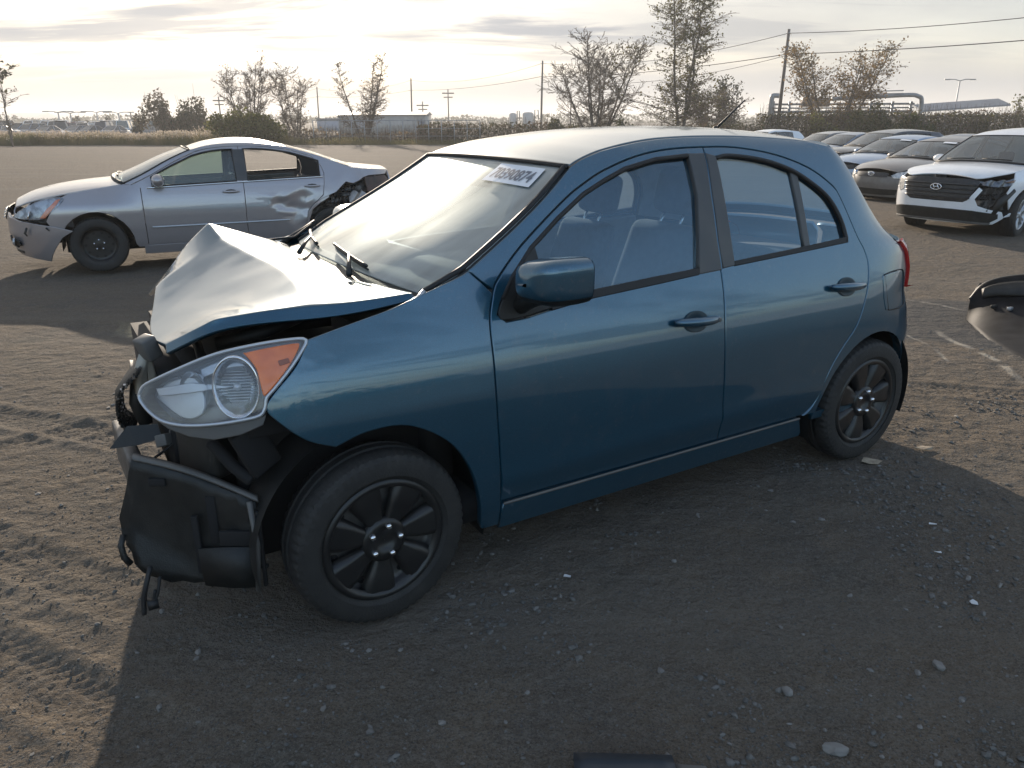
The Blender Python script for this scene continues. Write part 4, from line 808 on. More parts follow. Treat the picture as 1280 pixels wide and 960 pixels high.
    if len(deck)>2: dA=c3(deck); loft_panel('boot_lid',loft(dA,mir(dA),lambda u:.03+0*u,(-.2,0,1),2.4),top,root,.6,1.3,(0,0,1),res=res,gap=.003)
    # windows and trim
    def both(nm,P,m,o_,**k):
        f_=shp(sh,o_)
        for s in (1,-1): panel(nm,f_ if s>0 else (lambda u,v:f_(u,v)*np.array([1,-1,1])),P,m,root,out=(0,s,0),**k)
    both('front_window',wF,sp.get('win_m',GD),-.012,res=.2,gap=-.006,hem=.001,thick=.004)
    if 'rear_glass' not in skip: both('rear_window_pane',wR,sp.get('win_m',GD),-.012,res=.2,gap=-.006,hem=.001,thick=.004)
    for s in (1,-1):
        for C in (wF,wR):
            f_=shp(sh,.0); MB().tube([f_(np.array(sh.S_of(a,b_)),np.array(b_))*[1,s,1] for a,b_ in C],.013,5,closed=True).build('window_seal',sp.get('seal_m',M_SEAL),root)
    both('pillar_trim',[(bx+.075,ztop(bx)-.04),(bx-.06,ztop(bx)-.04),(bx-.06,bt(bx)+.015),(bx+.075,bt(bx)+.015)],M_PILLAR,.004,res=.1,gap=0,thick=.01)
    # lamps and face
    for nm,P,m,o_ in sp['face']:
        f_=shp(sh,o_)
        if nm[0]=='-': # across the centre line
            n_=nm[1:]; lo_=[(SCf-a,z) for a,z in P if a>0]; panel(n_,f_,lo_+[(2*SCf-u_,z_) for u_,z_ in lo_[::-1]],m,root,res=.07,out=(1,0,0),gap=0,hem=.002,thick=.02)
        else:
            for s in (1,-1):
                if s<0 and nm.endswith('!'): continue
                panel(nm.rstrip('!'),f_ if s>0 else (lambda u,v:f_(u,v)*np.array([1,-1,1])),[(SCf-a,z) for a,z in P],m,root,res=.06,out=(.5,s,0),gap=0,hem=.002,thick=.012)
    # mirrors, handles
    for s in (1,-1):
        mm=empty('door_mirror',(0,0,0),0,root); y=float(sh.W(gx-.15,belt+.05)); MB().ell((gx-.20,s*(y+.12),belt+.09),(.075,.12,.075),rot(rz=-.12*s),14,8).build('mirror_shell',sp.get('mir_m',pm),mm); MB().tube([(gx-.17,s*(y-.02),belt+.03),(gx-.19,s*(y+.08),belt+.06)],.025,6).build('mirror_arm',M_BLACK,mm)
        if detail>1:
            for hxx in (bx+.16,qx+.16):
                zz=bt(hxx)-.11; y=float(sh.W(hxx,zz)); hd=empty('door_handle',(0,0,0),0,root)
                MB().tube([(hxx+d,s*(y+.008+.02*math.sin(math.pi*t)),zz+.004) for t,d in zip(np.linspace(0,1,7),np.linspace(.10,-.10,7))],[.008,.012,.014,.014,.014,.012,.008],8).build('handle_grip',pm,hd)
                MB().ell((hxx,s*(y-.004),zz),(.075,.008,.032),None,14,6).build('handle_recess',M_BLACK,hd)
    # innards
    ib=MB(); ib.box((-wb/2-.1,0,.30),(wb+.9,1.35,.14)); ib.box((.10,0,.52),(1.0,1.3,.34)); ib.box((-wb-.15,0,.55),(1.1,1.3,.34)); ib.box((gx-.12,0,.80),(.25,1.40,.22)); ib.build('floor_pan',M_DARK,root)
    for s in (1,-1):
        f_=shp(sh,-.05); panel('door_card',(lambda u,v:f_(u,v)*np.array([1,s,1])),[(gx-.05,zb+.05),(gx-.05,belt-.03),(qx+.1,sp['belt2']-.03),(qx+.1,.75),(-wb+ar+.1,zb+.05)],M_TRIM,root,res=.2,out=(0,-s,0))
        for cx in (0,-wb): MB().grid([[(cx+(ar-.01)*math.cos(a),s*y,R-.01+(ar-.01)*math.sin(a)) for a in np.linspace(-.1,math.pi+.1,18)] for y in (.35,.6,float(sh.W(cx-.1,.6))-.03)]).build('wheel_liner',M_DARK,root)
    make_seat(root,gx-.95,.37,.30,M_SEAT); make_seat(root,gx-.95,-.37,.30,M_SEAT)
    if detail>0:
        rbox('rear_backrest',(.16,1.3,.55),(gx-2.05,0,.72),M_SEAT,root,(0,-.4,0),.06); rbox('dashboard',(.4,1.36,.25),(gx-.10,0,belt-.06),M_DASH,root,(0,.1,0),.07)
    yw=sp['track']
    for i,(wx,s) in enumerate(((0,1),(0,-1),(-wb,1),(-wb,-1))):
        make_wheel('wheel',root,(wx,s*yw,R),R,sp.get('tw',.21),sp['ri'],style if not isinstance(style,dict) else style[i],steer if wx==0 else 0,s,detail>1)
    return root,sh,fs,SCf
# --- silver saloon with a torn rear quarter
PS=paint('paint_silver_mauve',(.30,.275,.285),(.42,.39,.40),dust=.22,metal=.55,rough=.32)
dxs=lambda x,z: -.10*np.clip((np.asarray(z)-.80)/.22,0,1)*np.clip((np.asarray(x)+.55)/.35,0,1)
SAL=dict(wb=2.776,R=.32,ri=.20,xa=.10,xbo=.05,track=.775,zs=[.1,.2,.35,.5,.7,.85,.97,1.1,1.25,1.38,1.44,1.49],ys=[.80,.835,.872,.89,.895,.875,.84,.78,.71,.63,.585,.52],
 zf=[.1,.25,.45,.65,.75,.9,1.1],xf=[.84,.92,.97,.96,.92,.80,.6],zr=[.1,.3,.6,.85,1.0,1.1,1.25,1.5],xr=[-3.70,-3.78,-3.80,-3.78,-3.74,-3.72,-3.5,-3.2],
 sill=.27,belt=.955,belt2=1.03,cowlz=1.0,gaps=(-.53,-1.70,-2.70),dx=dxs,lamp_r=(.33,.875),bx=.50,bz=.62,lamp_f=.80,lamp_fz=.66,nosez=.70,valz=.22,
 top=[('nose',.80,.775),('',.62,.845),('',.35,.905),('',.05,.950),('',-.22,.985),('cowl',-.36,1.01),('',-.60,1.12),('',-.88,1.265),('ws',-1.14,1.375),('',-1.35,1.425),('',-1.65,1.448),('',-2.0,1.440),('re',-2.30,1.400),('',-2.65,1.295),('',-2.92,1.195),('rb',-3.10,1.135),('',-3.35,1.105),('tail',-3.66,1.075)],
 hc=(.06,.05),winF=-.66,winB=-2.66,winQ=1.1,rd=[(-2.69,1.16),(-2.715,1.07),(-2.70,.95)],rd2=[(-2.67,.80),(-2.55,.70),(-2.46,.60),(-2.43,.45),(-2.41,.29)],
 tailS=[(-3.70,1.06),(-3.74,.9),(-3.75,.55),(-3.70,.30)],seal_m=M_SEAL)
def dent(u,v):
    py=lambda a,b,sa,sb,r: np.clip(1-np.abs(((u-a)+r*(v-b))/sa)-np.abs(((v-b)-r*(u-a)*.4)/sb),0,1)
    d=-.045*py(-2.33,.66,.34,.26,.35)-.022*py(-2.12,.73,.16,.10,-.6)+.020*py(-2.20,.60,.20,.05,.5)-.020*py(-2.45,.80,.12,.12,.2)+.012*py(-2.02,.80,.22,.035,.2)-.015*py(-2.40,.44,.16,.14,-.3)
    d+=.0035*np.sin(u*31+v*17)*np.clip(1-np.hypot((u+2.3)/.35,(v-.65)/.28),0,1); return d*np.clip((v-.28)/.08,0,1)*np.clip((-1.72-u)/.1,0,1)
SAL['disp']=dent
LAMPG=mat('lamp_grey_chrome',(.42,.44,.47),.2,.5,.5,.8,col2=(.14,.15,.17),nscale=14,lo=.42,hi=.58)
def fs_(sh_x): return sh_x
saln=dict(SAL); saln['face']=[]; saln['door_res']=.028; saln['screen_m']=glass_mat('dusty_screen',(.6,.68,.66),dust=.42,dustcol=(.78,.80,.78),trl=.5,glare=.3); saln['win_m']=glass_mat('green_side_glass',(.62,.74,.68),dust=.10,dustcol=(.6,.66,.6),trl=.4,fmin=.04)
SALR,SSH,SFS,SCF=gcar('saloon_car','silver saloon with torn rear quarter and split bumper behind the blue bonnet',(-5.24,9.896,-.16),rad(205),saln,PS,res=.07,detail=2,style={0:'steel',1:'steel',2:'steel',3:'steel'},skip=('bumper','rear_glass','quarter'))
def sside(nm,P,m,off=0.,parent=None,s=(1,-1),**k):
    k.setdefault('res',.06); k.setdefault('out',None); o=k.pop('out'); f_=shp(SSH,off)
    for q in s: panel(nm,f_ if q>0 else (lambda u,v:f_(u,v)*np.array([1,-1,1])),[(SSH.S_of(x,z),z) for x,z in P],m,parent or SALR,out=o or (.2,q,0),**k)
# bumper torn free of the wing, headlamps, grille
TB=lambda u,v: shp(SSH)(u,v)+np.stack([0*u,.05*np.clip((.75-u)/.5,0,1),-.02*np.clip((.75-u)/.5,0,1)],-1)
cS=lambda x,z: SSH.S_of(x,z)
bp_=[(cS(.235,.53),.53),(cS(.42,.575),.575),(cS(.60,.600),.600),(cS(.80,.63),.63),(cS(.90,.70),.70),(SCF-.32,.70),(SCF-.30,.60),(SCF,.60),(SCF,.20),(cS(.80,.2),.20),(cS(.53,.155),.155),(cS(.47,.29),.29),(cS(.36,.45),.45)]
panel('front_bumper',TB,bp_,PS,SALR,res=.05,out=(.4,.5,0),both=False,gap=.002)
panel('front_bumper',lambda u,v:shp(SSH)(u,v)*np.array([1,-1,1]),bp_,PS,SALR,res=.08,out=(.4,-.5,0),gap=.002)
M_INNER=mat('torn_inside_dark',(.02,.02,.021),.7,col2=(.12,.115,.11),nscale=12,lo=.5,hi=.62)
sside('bumper_gap_bracket',[(.22,.535),(.43,.58),(.62,.61),(.80,.635),(.78,.66),(.56,.645),(.40,.66),(.24,.66)],M_INNER,-.03,res=.05)
for q in (1,-1):
    hl=empty('headlamp',(0,0,0),0,SALR)
    HLP=curve([(.835,.655),(.78,.72),(.64,.800),(.50,.858),(.36,.882),(.275,.872),(.33,.80),(.43,.72),(.53,.645),(.68,.640),(.835,.655)],3)[:-1]
    sside('lens',HLP,M_LENS,.012,hl,(q,)); sside('housing',HLP,LAMPG,.002,hl,(q,))
    sside('turn_lens',[(.50,.655),(.56,.655),(.47,.76),(.36,.855),(.31,.868),(.38,.78)],M_ORANGE,.008,hl,(q,),res=.03)
    c_=SSH.pt(cS(.66,.69),.69)*[1,q,1]; MB().lathe([(.05,0),(.045,.012),(.03,.004),(.002,-.0)],tuple(c_),rot(ry=math.pi/2*.8,rz=0)@np.eye(3),18).build('projector',M_CHROME,hl)
    fg=empty('fog_lamp',(0,0,0),0,SALR)
    sside('fog_recess',[(.865,.36),(.90,.42),(.86,.43),(.80,.40),(.80,.34),(.85,.33)],M_BLACK,.035 if q>0 else .004,fg,(q,),res=.05); c_=SSH.pt(cS(.855,.385),.385)*[1,q,1]+np.array([.02,.04*(q>0),0]); MB().lathe([(.045,0),(.04,.02),(.002,.012)],tuple(c_),rot(ry=math.pi/2*.9),16).build('fog_lens',LAMPG,fg)
f_=shp(SSH,.01); panel('grille',f_,[(SCF-.30,.70),(SCF-.27,.61),(SCF+.27,.61),(SCF+.30,.70),(SCF+.29,.75),(SCF-.29,.75)],M_BLACK,SALR,res=.06,out=(1,0,0))
for k in range(4):
    z=.635+.03*k; MB().tube([f_(np.array(SCF-a),np.array(z))*[1,sg,1]+[.012,0,0] for sg,a in [(1,t) for t in np.linspace(.285,.01,6)]+[(-1,t) for t in np.linspace(.01,.285,6)]],.008,5).build('grille_bar',M_CHROME,SALR)
sside('lower_intake',[(.955,.30),(.935,.25),(.80,.235),(.80,.27)],M_BLACK,.006,None,(1,-1),res=.08)
sc_=MB(); 
for P in ([(.70,.565),(.73,.50),(.71,.47)],[(.90,.46),(.90,.40),(.88,.36),(.80,.37)],[(.50,.565),(.47,.53)],[(.88,.345),(.84,.335),(.90,.33)]): sc_.tube([SSH.pt(cS(x,z),z)+[.008,.04,-.01] for x,z in P],[.011,.014,.006,.004][:len(P)] if len(P)>2 else [.012,.004],5)
sc_.build('scuff_mark',M_BLACK,SALR)
# torn quarter: rails and pillar, then open metal round the rear wheel, then the boot corner
gQ=shp(SSH)
def qz(): pass
Tt=[t[1:] for t in SAL['top']]; kk=[t[0] for t in SAL['top']]
rail=curve(Tt[kk.index('cowl'):kk.index('re')+1],3)+curve(Tt[kk.index('re'):],3)[1:]
zt=lambda x: float(np.interp(-x,[-p[0] for p in rail],[p[1] for p in rail]))-.035
inner=[(-.53,.957),(-.53,.975)]+[(x-.06,z-.02) for x,z in rail if z>.99 and x>-1.14]+[(x,zt(x)) for x in np.linspace(-1.2,-2.58,12)]+SAL['rd']+SAL['rd2'][:3]
torn=[(-2.55,.70),(-2.66,.76),(-2.75,.795),(-2.84,.83),(-2.92,.90),(-2.99,.955),(-3.08,.93),(-3.16,.955),(-3.24,1.0),(-3.32,1.02)]
QP=rail+[(-3.60,1.02)]+torn[::-1]+inner[:-1][::-1]
panel('body_side',gQ,[(SSH.S_of(*p),p[1]) for p in QP],PS,SALR,res=.06,gap=.002,disp=lambda u,v:.012*np.sin(u*22+v*9)*np.clip((-u-2.72)/.2,0,1)*np.clip((1.05-v)/.1,0,1))
QP2=rail+[(-3.70,1.02),(-3.74,.8),(-3.72,.35),(-3.2,.30)]+[(-2.776+.395*math.cos(a),.31+.395*math.sin(a)) for a in np.linspace(0,math.pi*.8,10)]+inner[::-1]
panel('body_side',lambda u,v:gQ(u,v)*np.array([1,-1,1]),[(SSH.S_of(*p),p[1]) for p in QP2],PS,SALR,res=.10,gap=.002,out=(0,-1,0))
sside('inner_wheelhouse',[(-2.44,.30),(-2.47,.55),(-2.56,.69),(-2.75,.80),(-2.95,.95),(-3.15,.97),(-3.40,1.03),(-3.62,.95),(-3.66,.40),(-3.2,.30)],M_INNER,-.09,s=(1,),res=.05,disp=lambda u,v:.035*np.sin(u*17)*np.cos(v*21)-.10*np.clip(1-np.hypot(u+2.78,v-.33)/.40,0,1))
sside('torn_metal',[(-3.00,.60),(-3.03,.78),(-3.10,.86),(-3.16,.80),(-3.22,.86),(-3.30,.74),(-3.2,.62),(-3.12,.70),(-3.08,.56)],mat('torn_bare_metal',(.50,.48,.46),.45,.5,col2=(.22,.20,.19),nscale=9),-.045,s=(1,),res=.035,disp=lambda u,v:.03*np.sin(u*40+v*33))
sside('bent_flange',[(-2.41,.29),(-2.43,.45),(-2.46,.60),(-2.55,.70),(-2.66,.765),(-2.75,.80),(-2.74,.765),(-2.62,.70),(-2.52,.62),(-2.475,.50),(-2.45,.29)],PS,-.004,s=(1,),res=.04,thick=.03)
M_BRN=mat('lamp_socket_brown',(.10,.055,.045),.55,col2=(.05,.035,.03),nscale=8)
sside('tail_lamp_socket',[(-3.26,1.01),(-3.60,1.02),(-3.68,.95),(-3.66,.78),(-3.40,.74),(-3.28,.82)],M_BRN,-.015,s=(1,),res=.06,thick=.03)
panel('tail_panel',gQ,[(SSH.S_of(-3.68,.33),.33),(SSH.S_of(-3.72,.98),.98),(SSH.xb-1.75,1.06),(SSH.xb-1.75,.33)],PS,SALR,res=.12,out=(-1,.3,0),both=True)
for s in (1,-1): MB().tube([SSH.pt(x,.50+.004*(-x))*[1,s,1]+[0,.006*s,0] for x in np.linspace(-.60,-2.22 if s>0 else -2.35,20)],.010,6).build('door_moulding',M_SILVERPL,SALR)
for s in (1,-1): MB().tube([SSH.pt(x,np.interp(-x,[.53,2.776],[.955,1.03])-.002)*[1,s,1]+[0,.006*s,0] for x in np.linspace(-.60,-2.69,24)],.009,6).build('belt_moulding',M_CHROME,SALR)
# --- the cars parked on the right and beyond the roof
SUV=dict(wb=2.75,R=.36,ri=.235,ar=.42,tw=.235,xa=.10,xbo=.05,track=.80,pf=3.0,pr=3.0,zs=[.1,.25,.4,.6,.8,.95,1.05,1.15,1.3,1.45,1.56,1.62,1.68],ys=[.82,.88,.915,.93,.93,.915,.885,.85,.79,.715,.65,.60,.52],
 zf=[.1,.25,.45,.65,.85,.95,1.1],xf=[.80,.88,.93,.93,.90,.84,.6],zr=[.1,.3,.6,.9,1.1,1.3,1.7],xr=[-3.55,-3.64,-3.68,-3.66,-3.60,-3.48,-3.2],
 sill=.33,belt=1.04,belt2=1.12,cowlz=1.1,gaps=(-.55,-1.62,-2.62),dx=lambda x,z:-.09*np.clip((np.asarray(z)-.90)/.2,0,1)*np.clip((np.asarray(x)+.55)/.35,0,1),
 lamp_r=(.36,.955),bx=.52,bz=.72,lamp_f=.70,lamp_fz=.90,nosez=.90,valz=.24,
 top=[('nose',.80,.925),('',.62,.975),('',.35,1.015),('',.05,1.045),('',-.22,1.07),('cowl',-.36,1.09),('',-.60,1.23),('',-.85,1.385),('ws',-1.08,1.515),('',-1.35,1.575),('',-1.75,1.60),('',-2.3,1.595),('re',-2.95,1.55),('',-3.20,1.38),('',-3.38,1.22),('rb',-3.46,1.12),('',-3.52,1.08),('tail',-3.56,1.04)],
 hc=(.05,.045),winF=-.68,winB=-2.95,winQ=1.2,rd=[(-2.62,1.40),(-2.68,1.12),(-2.66,.95)],rd2=[(-2.60,.85),(-2.48,.72),(-2.40,.60),(-2.36,.45),(-2.34,.36)],
 tailS=[(-3.56,1.02),(-3.60,.9),(-3.60,.55),(-3.56,.36)],win_m=None,bump_m=None)
SUV['winR']=[(-1.68,1.51),(-2.1,1.52),(-2.52,1.50),(-2.56,1.13),(-1.68,1.10)]
M_WPAINT=mat('paint_white',(.80,.81,.83),.3,0,.5,.9,.04,col2=(.74,.75,.77),nscale=5,dust=.12)
M_GRILLE=mat('grille_dark',(.012,.012,.014),.35,col2=(.03,.03,.032),nscale=20)
M_LAMPD=mat('lamp_dark',(.05,.055,.065),.15,.2,.6,.8,col2=(.16,.17,.19),nscale=20)
M_LAMPW=mat('lamp_pale_glass',(.62,.60,.56),.15,.3,.6,.8,col2=(.3,.3,.3),nscale=16)  # pale tone of the headlamp glass itself
s1=dict(SUV); s1['win_m']=GD; s1['bump_m']=M_WPAINT
# hood sheet is bitten away over the smashed lamp on its left
s1['face']=[('-grille',[(.45,.915),(.60,.895),(.62,.86),(.50,.61),(.44,.575)],M_GRILLE,.006),
 ('-lower_intake',[(.30,.455),(.60,.445),(.98,.40),(1.0,.33),(.85,.25),(.3,.268)],M_BLACK,.008),
 ('-skid_strip',[(.3,.285),(.9,.265),(.88,.235),(.3,.255)],M_GREYPL,.014)]
WSUV,WSH,WFS,WSC=gcar('white_suv','white sport utility car with smashed front corner lamp facing the yard at right',(7.586,13.144,-.228),rad(211.84),s1,M_WPAINT,res=.08,detail=2,style='alloy',skip=('bumper',),steer=rad(10))
wf=shp(WSH); cW=lambda a:WSC-a
bpol=lambda s:[(cW(.95),.235)]+([(cW(1.12),.33),(cW(1.05),.43),(cW(.82),.47),(cW(.66),.52),(cW(.60),.62),(cW(.68),.76),(cW(.62),.80),(cW(.50),.60),(cW(.44),.565)] if s>0 else [(cW(1.30),.28),(cW(1.36),.50),(cW(1.30),.72),(cW(1.0),.80),(cW(.82),.90),(cW(.62),.88),(cW(.50),.60),(cW(.44),.565)])
panel('front_bumper',wf,bpol(1)+[(2*WSC-u_,z_) for u_,z_ in bpol(-1)[::-1]],M_WPAINT,WSUV,res=.05,out=(1,0,0),gap=.001)
for s in (-1,):
    q=lambda u,v:shp(WSH,.008)(u,v)*np.array([1,s,1])
    panel('headlamp',q,[(cW(.62),.87),(cW(.80),.90),(cW(.86),.80),(cW(.70),.66),(cW(.60),.70)],M_LAMPW,WSUV,res=.05,out=(.5,s,0)); panel('fog_lamp',q,[(cW(.95),.74),(cW(1.16),.72),(cW(1.14),.50),(cW(.98),.46)],M_LAMPD,WSUV,res=.05,out=(.5,s,0))
dk=lambda u,v:shp(WSH,-.11)(u,v)
panel('smashed_corner',dk,[(cW(.55),.60),(cW(.60),.90),(cW(.95),.93),(cW(1.25),.93),(cW(1.38),.70),(cW(1.36),.34),(cW(1.0),.32),(cW(.75),.45)],M_INNER,WSUV,res=.05,out=(.5,.5,0),disp=lambda u,v:.05*np.sin(u*19)*np.cos(v*16))
panel('broken_lamp',shp(WSH,-.02),[(cW(.52),.86),(cW(.62),.905),(cW(.95),.92),(cW(1.22),.94),(cW(1.15),.83),(cW(.92),.80),(cW(.72),.82)],M_LAMPD,WSUV,res=.05,out=(.5,.5,0),disp=lambda u,v:.025*np.sin(u*33+v*20))
panel('broken_lamp_amber',shp(WSH,.0),[(cW(.98),.88),(cW(1.2),.915),(cW(1.16),.86)],mat('dull_amber',(.22,.10,.05),.4),WSUV,res=.05,out=(.5,.5,0))
MB().tube([WSH.pt(cW(.80),.44),WSH.pt(cW(.84),.62)-np.array([.05,.05,0]),WSH.pt(cW(.80),.75)-np.array([.09,.09,0])],.012,6).tube([WSH.pt(cW(.9),.40)*np.array([.97,.97,1]),WSH.pt(cW(1.0),.62)*.96,WSH.pt(cW(1.2),.78)*.97],[.05,.07,.05],8).build('torn_duct',M_BLACK,WSUV)
panel('torn_bumper_end',shp(WSH,.01),[(cW(1.10),.345),(cW(1.30),.36),(cW(1.28),.42),(cW(1.2),.40)],M_WPAINT,WSUV,res=.05,out=(.5,.5,0))
gb=shp(WSH,.016)
for z in (.63,.695,.76,.825): MB().tube([gb(np.array(cW(abs(a))),np.array(z))*[1,math.copysign(1,a) if a else 1,1] for a in np.linspace(-.52-(z-.6)*.3,.52+(z-.6)*.3,22)],.013,5).build('grille_bar',M_GRILLE,WSUV)
em=empty('emblem',tuple(gb(np.array(WSC),np.array(.775))+[.02,0,0]),0,WSUV)
MB().tube([(0,.088*math.cos(a),.045*math.sin(a)) for a in np.linspace(0,2*math.pi,30,endpoint=False)],.009,6,closed=True).build('emblem_ring',M_CHROME,em)
hb=MB()
for y in (-.034,.034): hb.tube([(0,y+.016,-.034),(0,y-.0,0),(0,y-.016,.034)],[.011,.0095,.011],6)
hb.tube([(0,-.036,-.008),(0,.036,.008)],.009,6); hb.build('emblem_letter',M_CHROME,em)
# the others share two bodies
FACE=[('headlamp',[(.50,.70),(.62,.765),(.95,.83),(1.14,.86),(1.05,.74),(.80,.645),(.58,.64)],M_LAMPW,.008),('-grille',[(.3,.757),(.44,.745),(.42,.665),(.3,.656)],M_GRILLE,.008),('-lower_intake',[(.3,.40),(.70,.40),(.66,.28),(.3,.27)],M_BLACK,.006)]
FACES=[('headlamp',[(.58,.85),(.70,.90),(1.0,.94),(1.12,.90),(.90,.78),(.62,.76)],M_LAMPW,.008),('-grille',[(.3,.91),(.52,.90),(.46,.62),(.3,.60)],M_GRILLE,.008),('-lower_intake',[(.3,.48),(.8,.48),(.8,.28),(.3,.28)],M_BLACK,.006)]
def scaled(base,face,**k):
    d=dict(base); d['face']=face; d['disp']=None; d['win_m']=GD; d['bump_m']=k.get('bump'); 
    if d['bump_m'] is None: d.pop('bump_m')
    return d
PG=paint('paint_taupe',(.11,.095,.09),(.16,.14,.135),dust=.5,dustcol=(.22,.19,.16)); PGB=mat('bumper_grey',(.15,.145,.14),.5,0,.5,.3,col2=(.11,.105,.10),nscale=7,dust=.3)
PBL=paint('paint_pale_blue',(.20,.30,.46),(.30,.40,.55),dust=.12); PDK=paint('paint_charcoal',(.018,.018,.024),(.03,.03,.038),dust=.2); PSB=paint('paint_steel_blue',(.16,.20,.27),(.24,.28,.34),dust=.15)
PGR=paint('paint_grey',(.12,.12,.13),(.18,.18,.19),dust=.25); PNV=paint('paint_navy',(.015,.025,.06),(.025,.04,.09),dust=.2)
GRP='damaged cars parked in rows on the right of the yard'
GS_,GSH_,_,GSC=gcar('saloon_car','taupe saloon with grey bumper parked between white sport utility car and pale blue saloon',(9.062,18.52,-.33),rad(204),scaled(SAL,FACE,bump=PGB),PG,GRP,res=.12,detail=1)
em=empty('emblem',tuple(shp(GSH_,.02)(np.array(GSC),np.array(.715))),0,GS_); MB().tube([(0,.085*math.cos(a),.042*math.sin(a)) for a in np.linspace(0,2*math.pi,24,endpoint=False)],.011,5,closed=True).tube([(0,-.03,-.03),(0,-.03,.03)],.01,5).tube([(0,.03,-.03),(0,.03,.03)],.01,5).build('emblem_ring',M_CHROME,em)
def label_strip(root,fs,m=M_WHITE): MB().grid([[fs(np.array(u),np.array(v))+[.01,0,.016] for v in np.linspace(.10,.34,5)] for u in (.86,.95)]).build('sale_label',m,root)
label_strip(GS_,_)
r,h_,f_,_c=gcar('saloon_car','pale blue saloon with paper on its windscreen behind the taupe saloon',(9.75,22.0,-.36),rad(206),scaled(SAL,FACE),PBL,GRP,res=.14,detail=1); label_strip(r,f_)
gcar('dark_suv','charcoal sport utility car side on behind the pale blue saloon',(11.4,27.0,-.42),rad(196),scaled(SUV,FACES),PDK,GRP,res=.16,detail=1)
gcar('saloon_car','steel blue saloon nose to tail with charcoal sport utility car',(12.5,32.5,-.45),rad(200),scaled(SAL,FACE),PSB,GRP,res=.18,detail=0)
gcar('estate_car','low grey car with long dark side windows left of the steel blue saloon',(13.0,36.5,-.62),rad(193),scaled(SUV,FACES),PGR,GRP,res=.2,detail=0)
gcar('white_suv','far white car with rounded roof seen over the blue hatchback beside the tall pole',(11.7,41.0,-.60),rad(200),scaled(SUV,FACES),M_WPAINT,GRP,res=.2,detail=0)
gcar('saloon_car','dark blue saloon roof showing above the taupe saloon',(13.4,26.0,-.40),rad(200),scaled(SAL,FACE),PNV,GRP,res=.2,detail=0)
gcar('saloon_car','silver saloon roof just showing left of the white sport utility roof',(14.6,23.0,-.36),rad(205),scaled(SAL,FACE),PS,GRP,res=.2,detail=0)
gcar('saloon_car','blue saloon far off with its roof just above the front of the hatchback roof',(.9,43.0,-.72),rad(190),scaled(SAL,FACE),PSB,GRP,res=.2,detail=0)
gcar('saloon_car','white saloon far off almost hidden by the middle of the hatchback roof',(4.1,45.0,-.62),rad(186),scaled(SAL,FACE),M_WPAINT,GRP,res=.2,detail=0)
gcar('saloon_car','deep blue saloon far off showing left of the roof antenna',(10.4,43.0,-.55),rad(186),scaled(SAL,FACE),PNV,GRP,res=.2,detail=0)
# --- loose pieces lying on the ground
def loose_bumper():
    r=empty('loose_bumper',(0,0,0)); tag(r,'loose black bumper cover lying on the dirt at the right edge of the photo','bumper')
    M_GL=mat('gloss_black_plastic',(.006,.006,.007),.6,0,.12,0.,col2=(.016,.016,.018),nscale=9)
    B=spl([(3.94,6.45,-.09),(3.78,6.02,-.07),(3.60,5.52,-.05),(3.50,5.08,-.03),(3.62,4.72,-.02),(4.2,4.5,0)],8); T=spl([(3.95,6.50,.10),(4.06,6.48,.25),(4.30,6.36,.335),(4.66,6.15,.36),(5.15,5.85,.37),(5.8,5.5,.38)],8); rows=[]
    for i,(p,q) in enumerate(zip(B,T)):
        t=i/(len(B)-1); nrm=np.array([.62,.45,-.30]); d=.30*min(1,t*2.2)+.02
        rows.append([p*(1-a)+q*a+nrm*d*math.sin(a*math.pi)*.8 for a in np.linspace(0,1,12)])
    rows=np.array(rows); o=MB().grid(rows).build('cover_skin',M_GL,r); s=o.modifiers.new('t','SOLIDIFY'); s.thickness=.018
    lip=MB().tube(rows[:,-1],.017,6); lip.build('top_lip',M_BLACK,r); MB().tube(rows[:,0],.013,6).build('bottom_lip',M_BLACK,r)
    o=MB().grid(rows[6:40,8:11]+[-.01,-.02,.015]).build('inner_flange',M_BLACK,r); s=o.modifiers.new('t','SOLIDIFY'); s.thickness=.02
    for k in (10,14,19,24): MB().box(tuple(rows[k,6]+[-.02,-.02,.02]),(.05,.03,.03),rot(rz=.5)).build('clip',M_ALLOY if k==14 else M_BLACK,r,bevel=.006)
    MB().tube([rows[2,-1],rows[2,-1]+[.03,.02,.05],rows[5,-1]+[.02,.02,.04]],.014,6).build('mounting_tab',M_BLACK,r)
loose_bumper()
tr=empty('loose_trim',(.32,1.478,.008),rad(-2)); tag(tr,'loose dark plastic trim lying on the gravel at the bottom edge of the photo','trim')
o=MB().grid([[(x,-.09,.012),(x,-.05,.03+.006*math.sin(x*9)),(x,.02,.040+.006*math.sin(x*9)),(x,.060-.0*x,.032),(x,.068,.004)] for x in np.linspace(-.165,.085,9)]).build('trim_strip',mat('trim_blue_grey',(.03,.038,.048),.35,col2=(.05,.055,.062),nscale=8),tr); s=o.modifiers.new('t','SOLIDIFY'); s.thickness=.008
o=MB().grid([[(x,-.08,.012),(x,-.03,.030-.02*(x-.085)),(x,.03,.034-.05*(x-.085)),(x,.052,.006)] for x in np.linspace(.087,.165,5)]).build('trim_end',M_GREYPL,tr); s=o.modifiers.new('t','SOLIDIFY'); s.thickness=.008
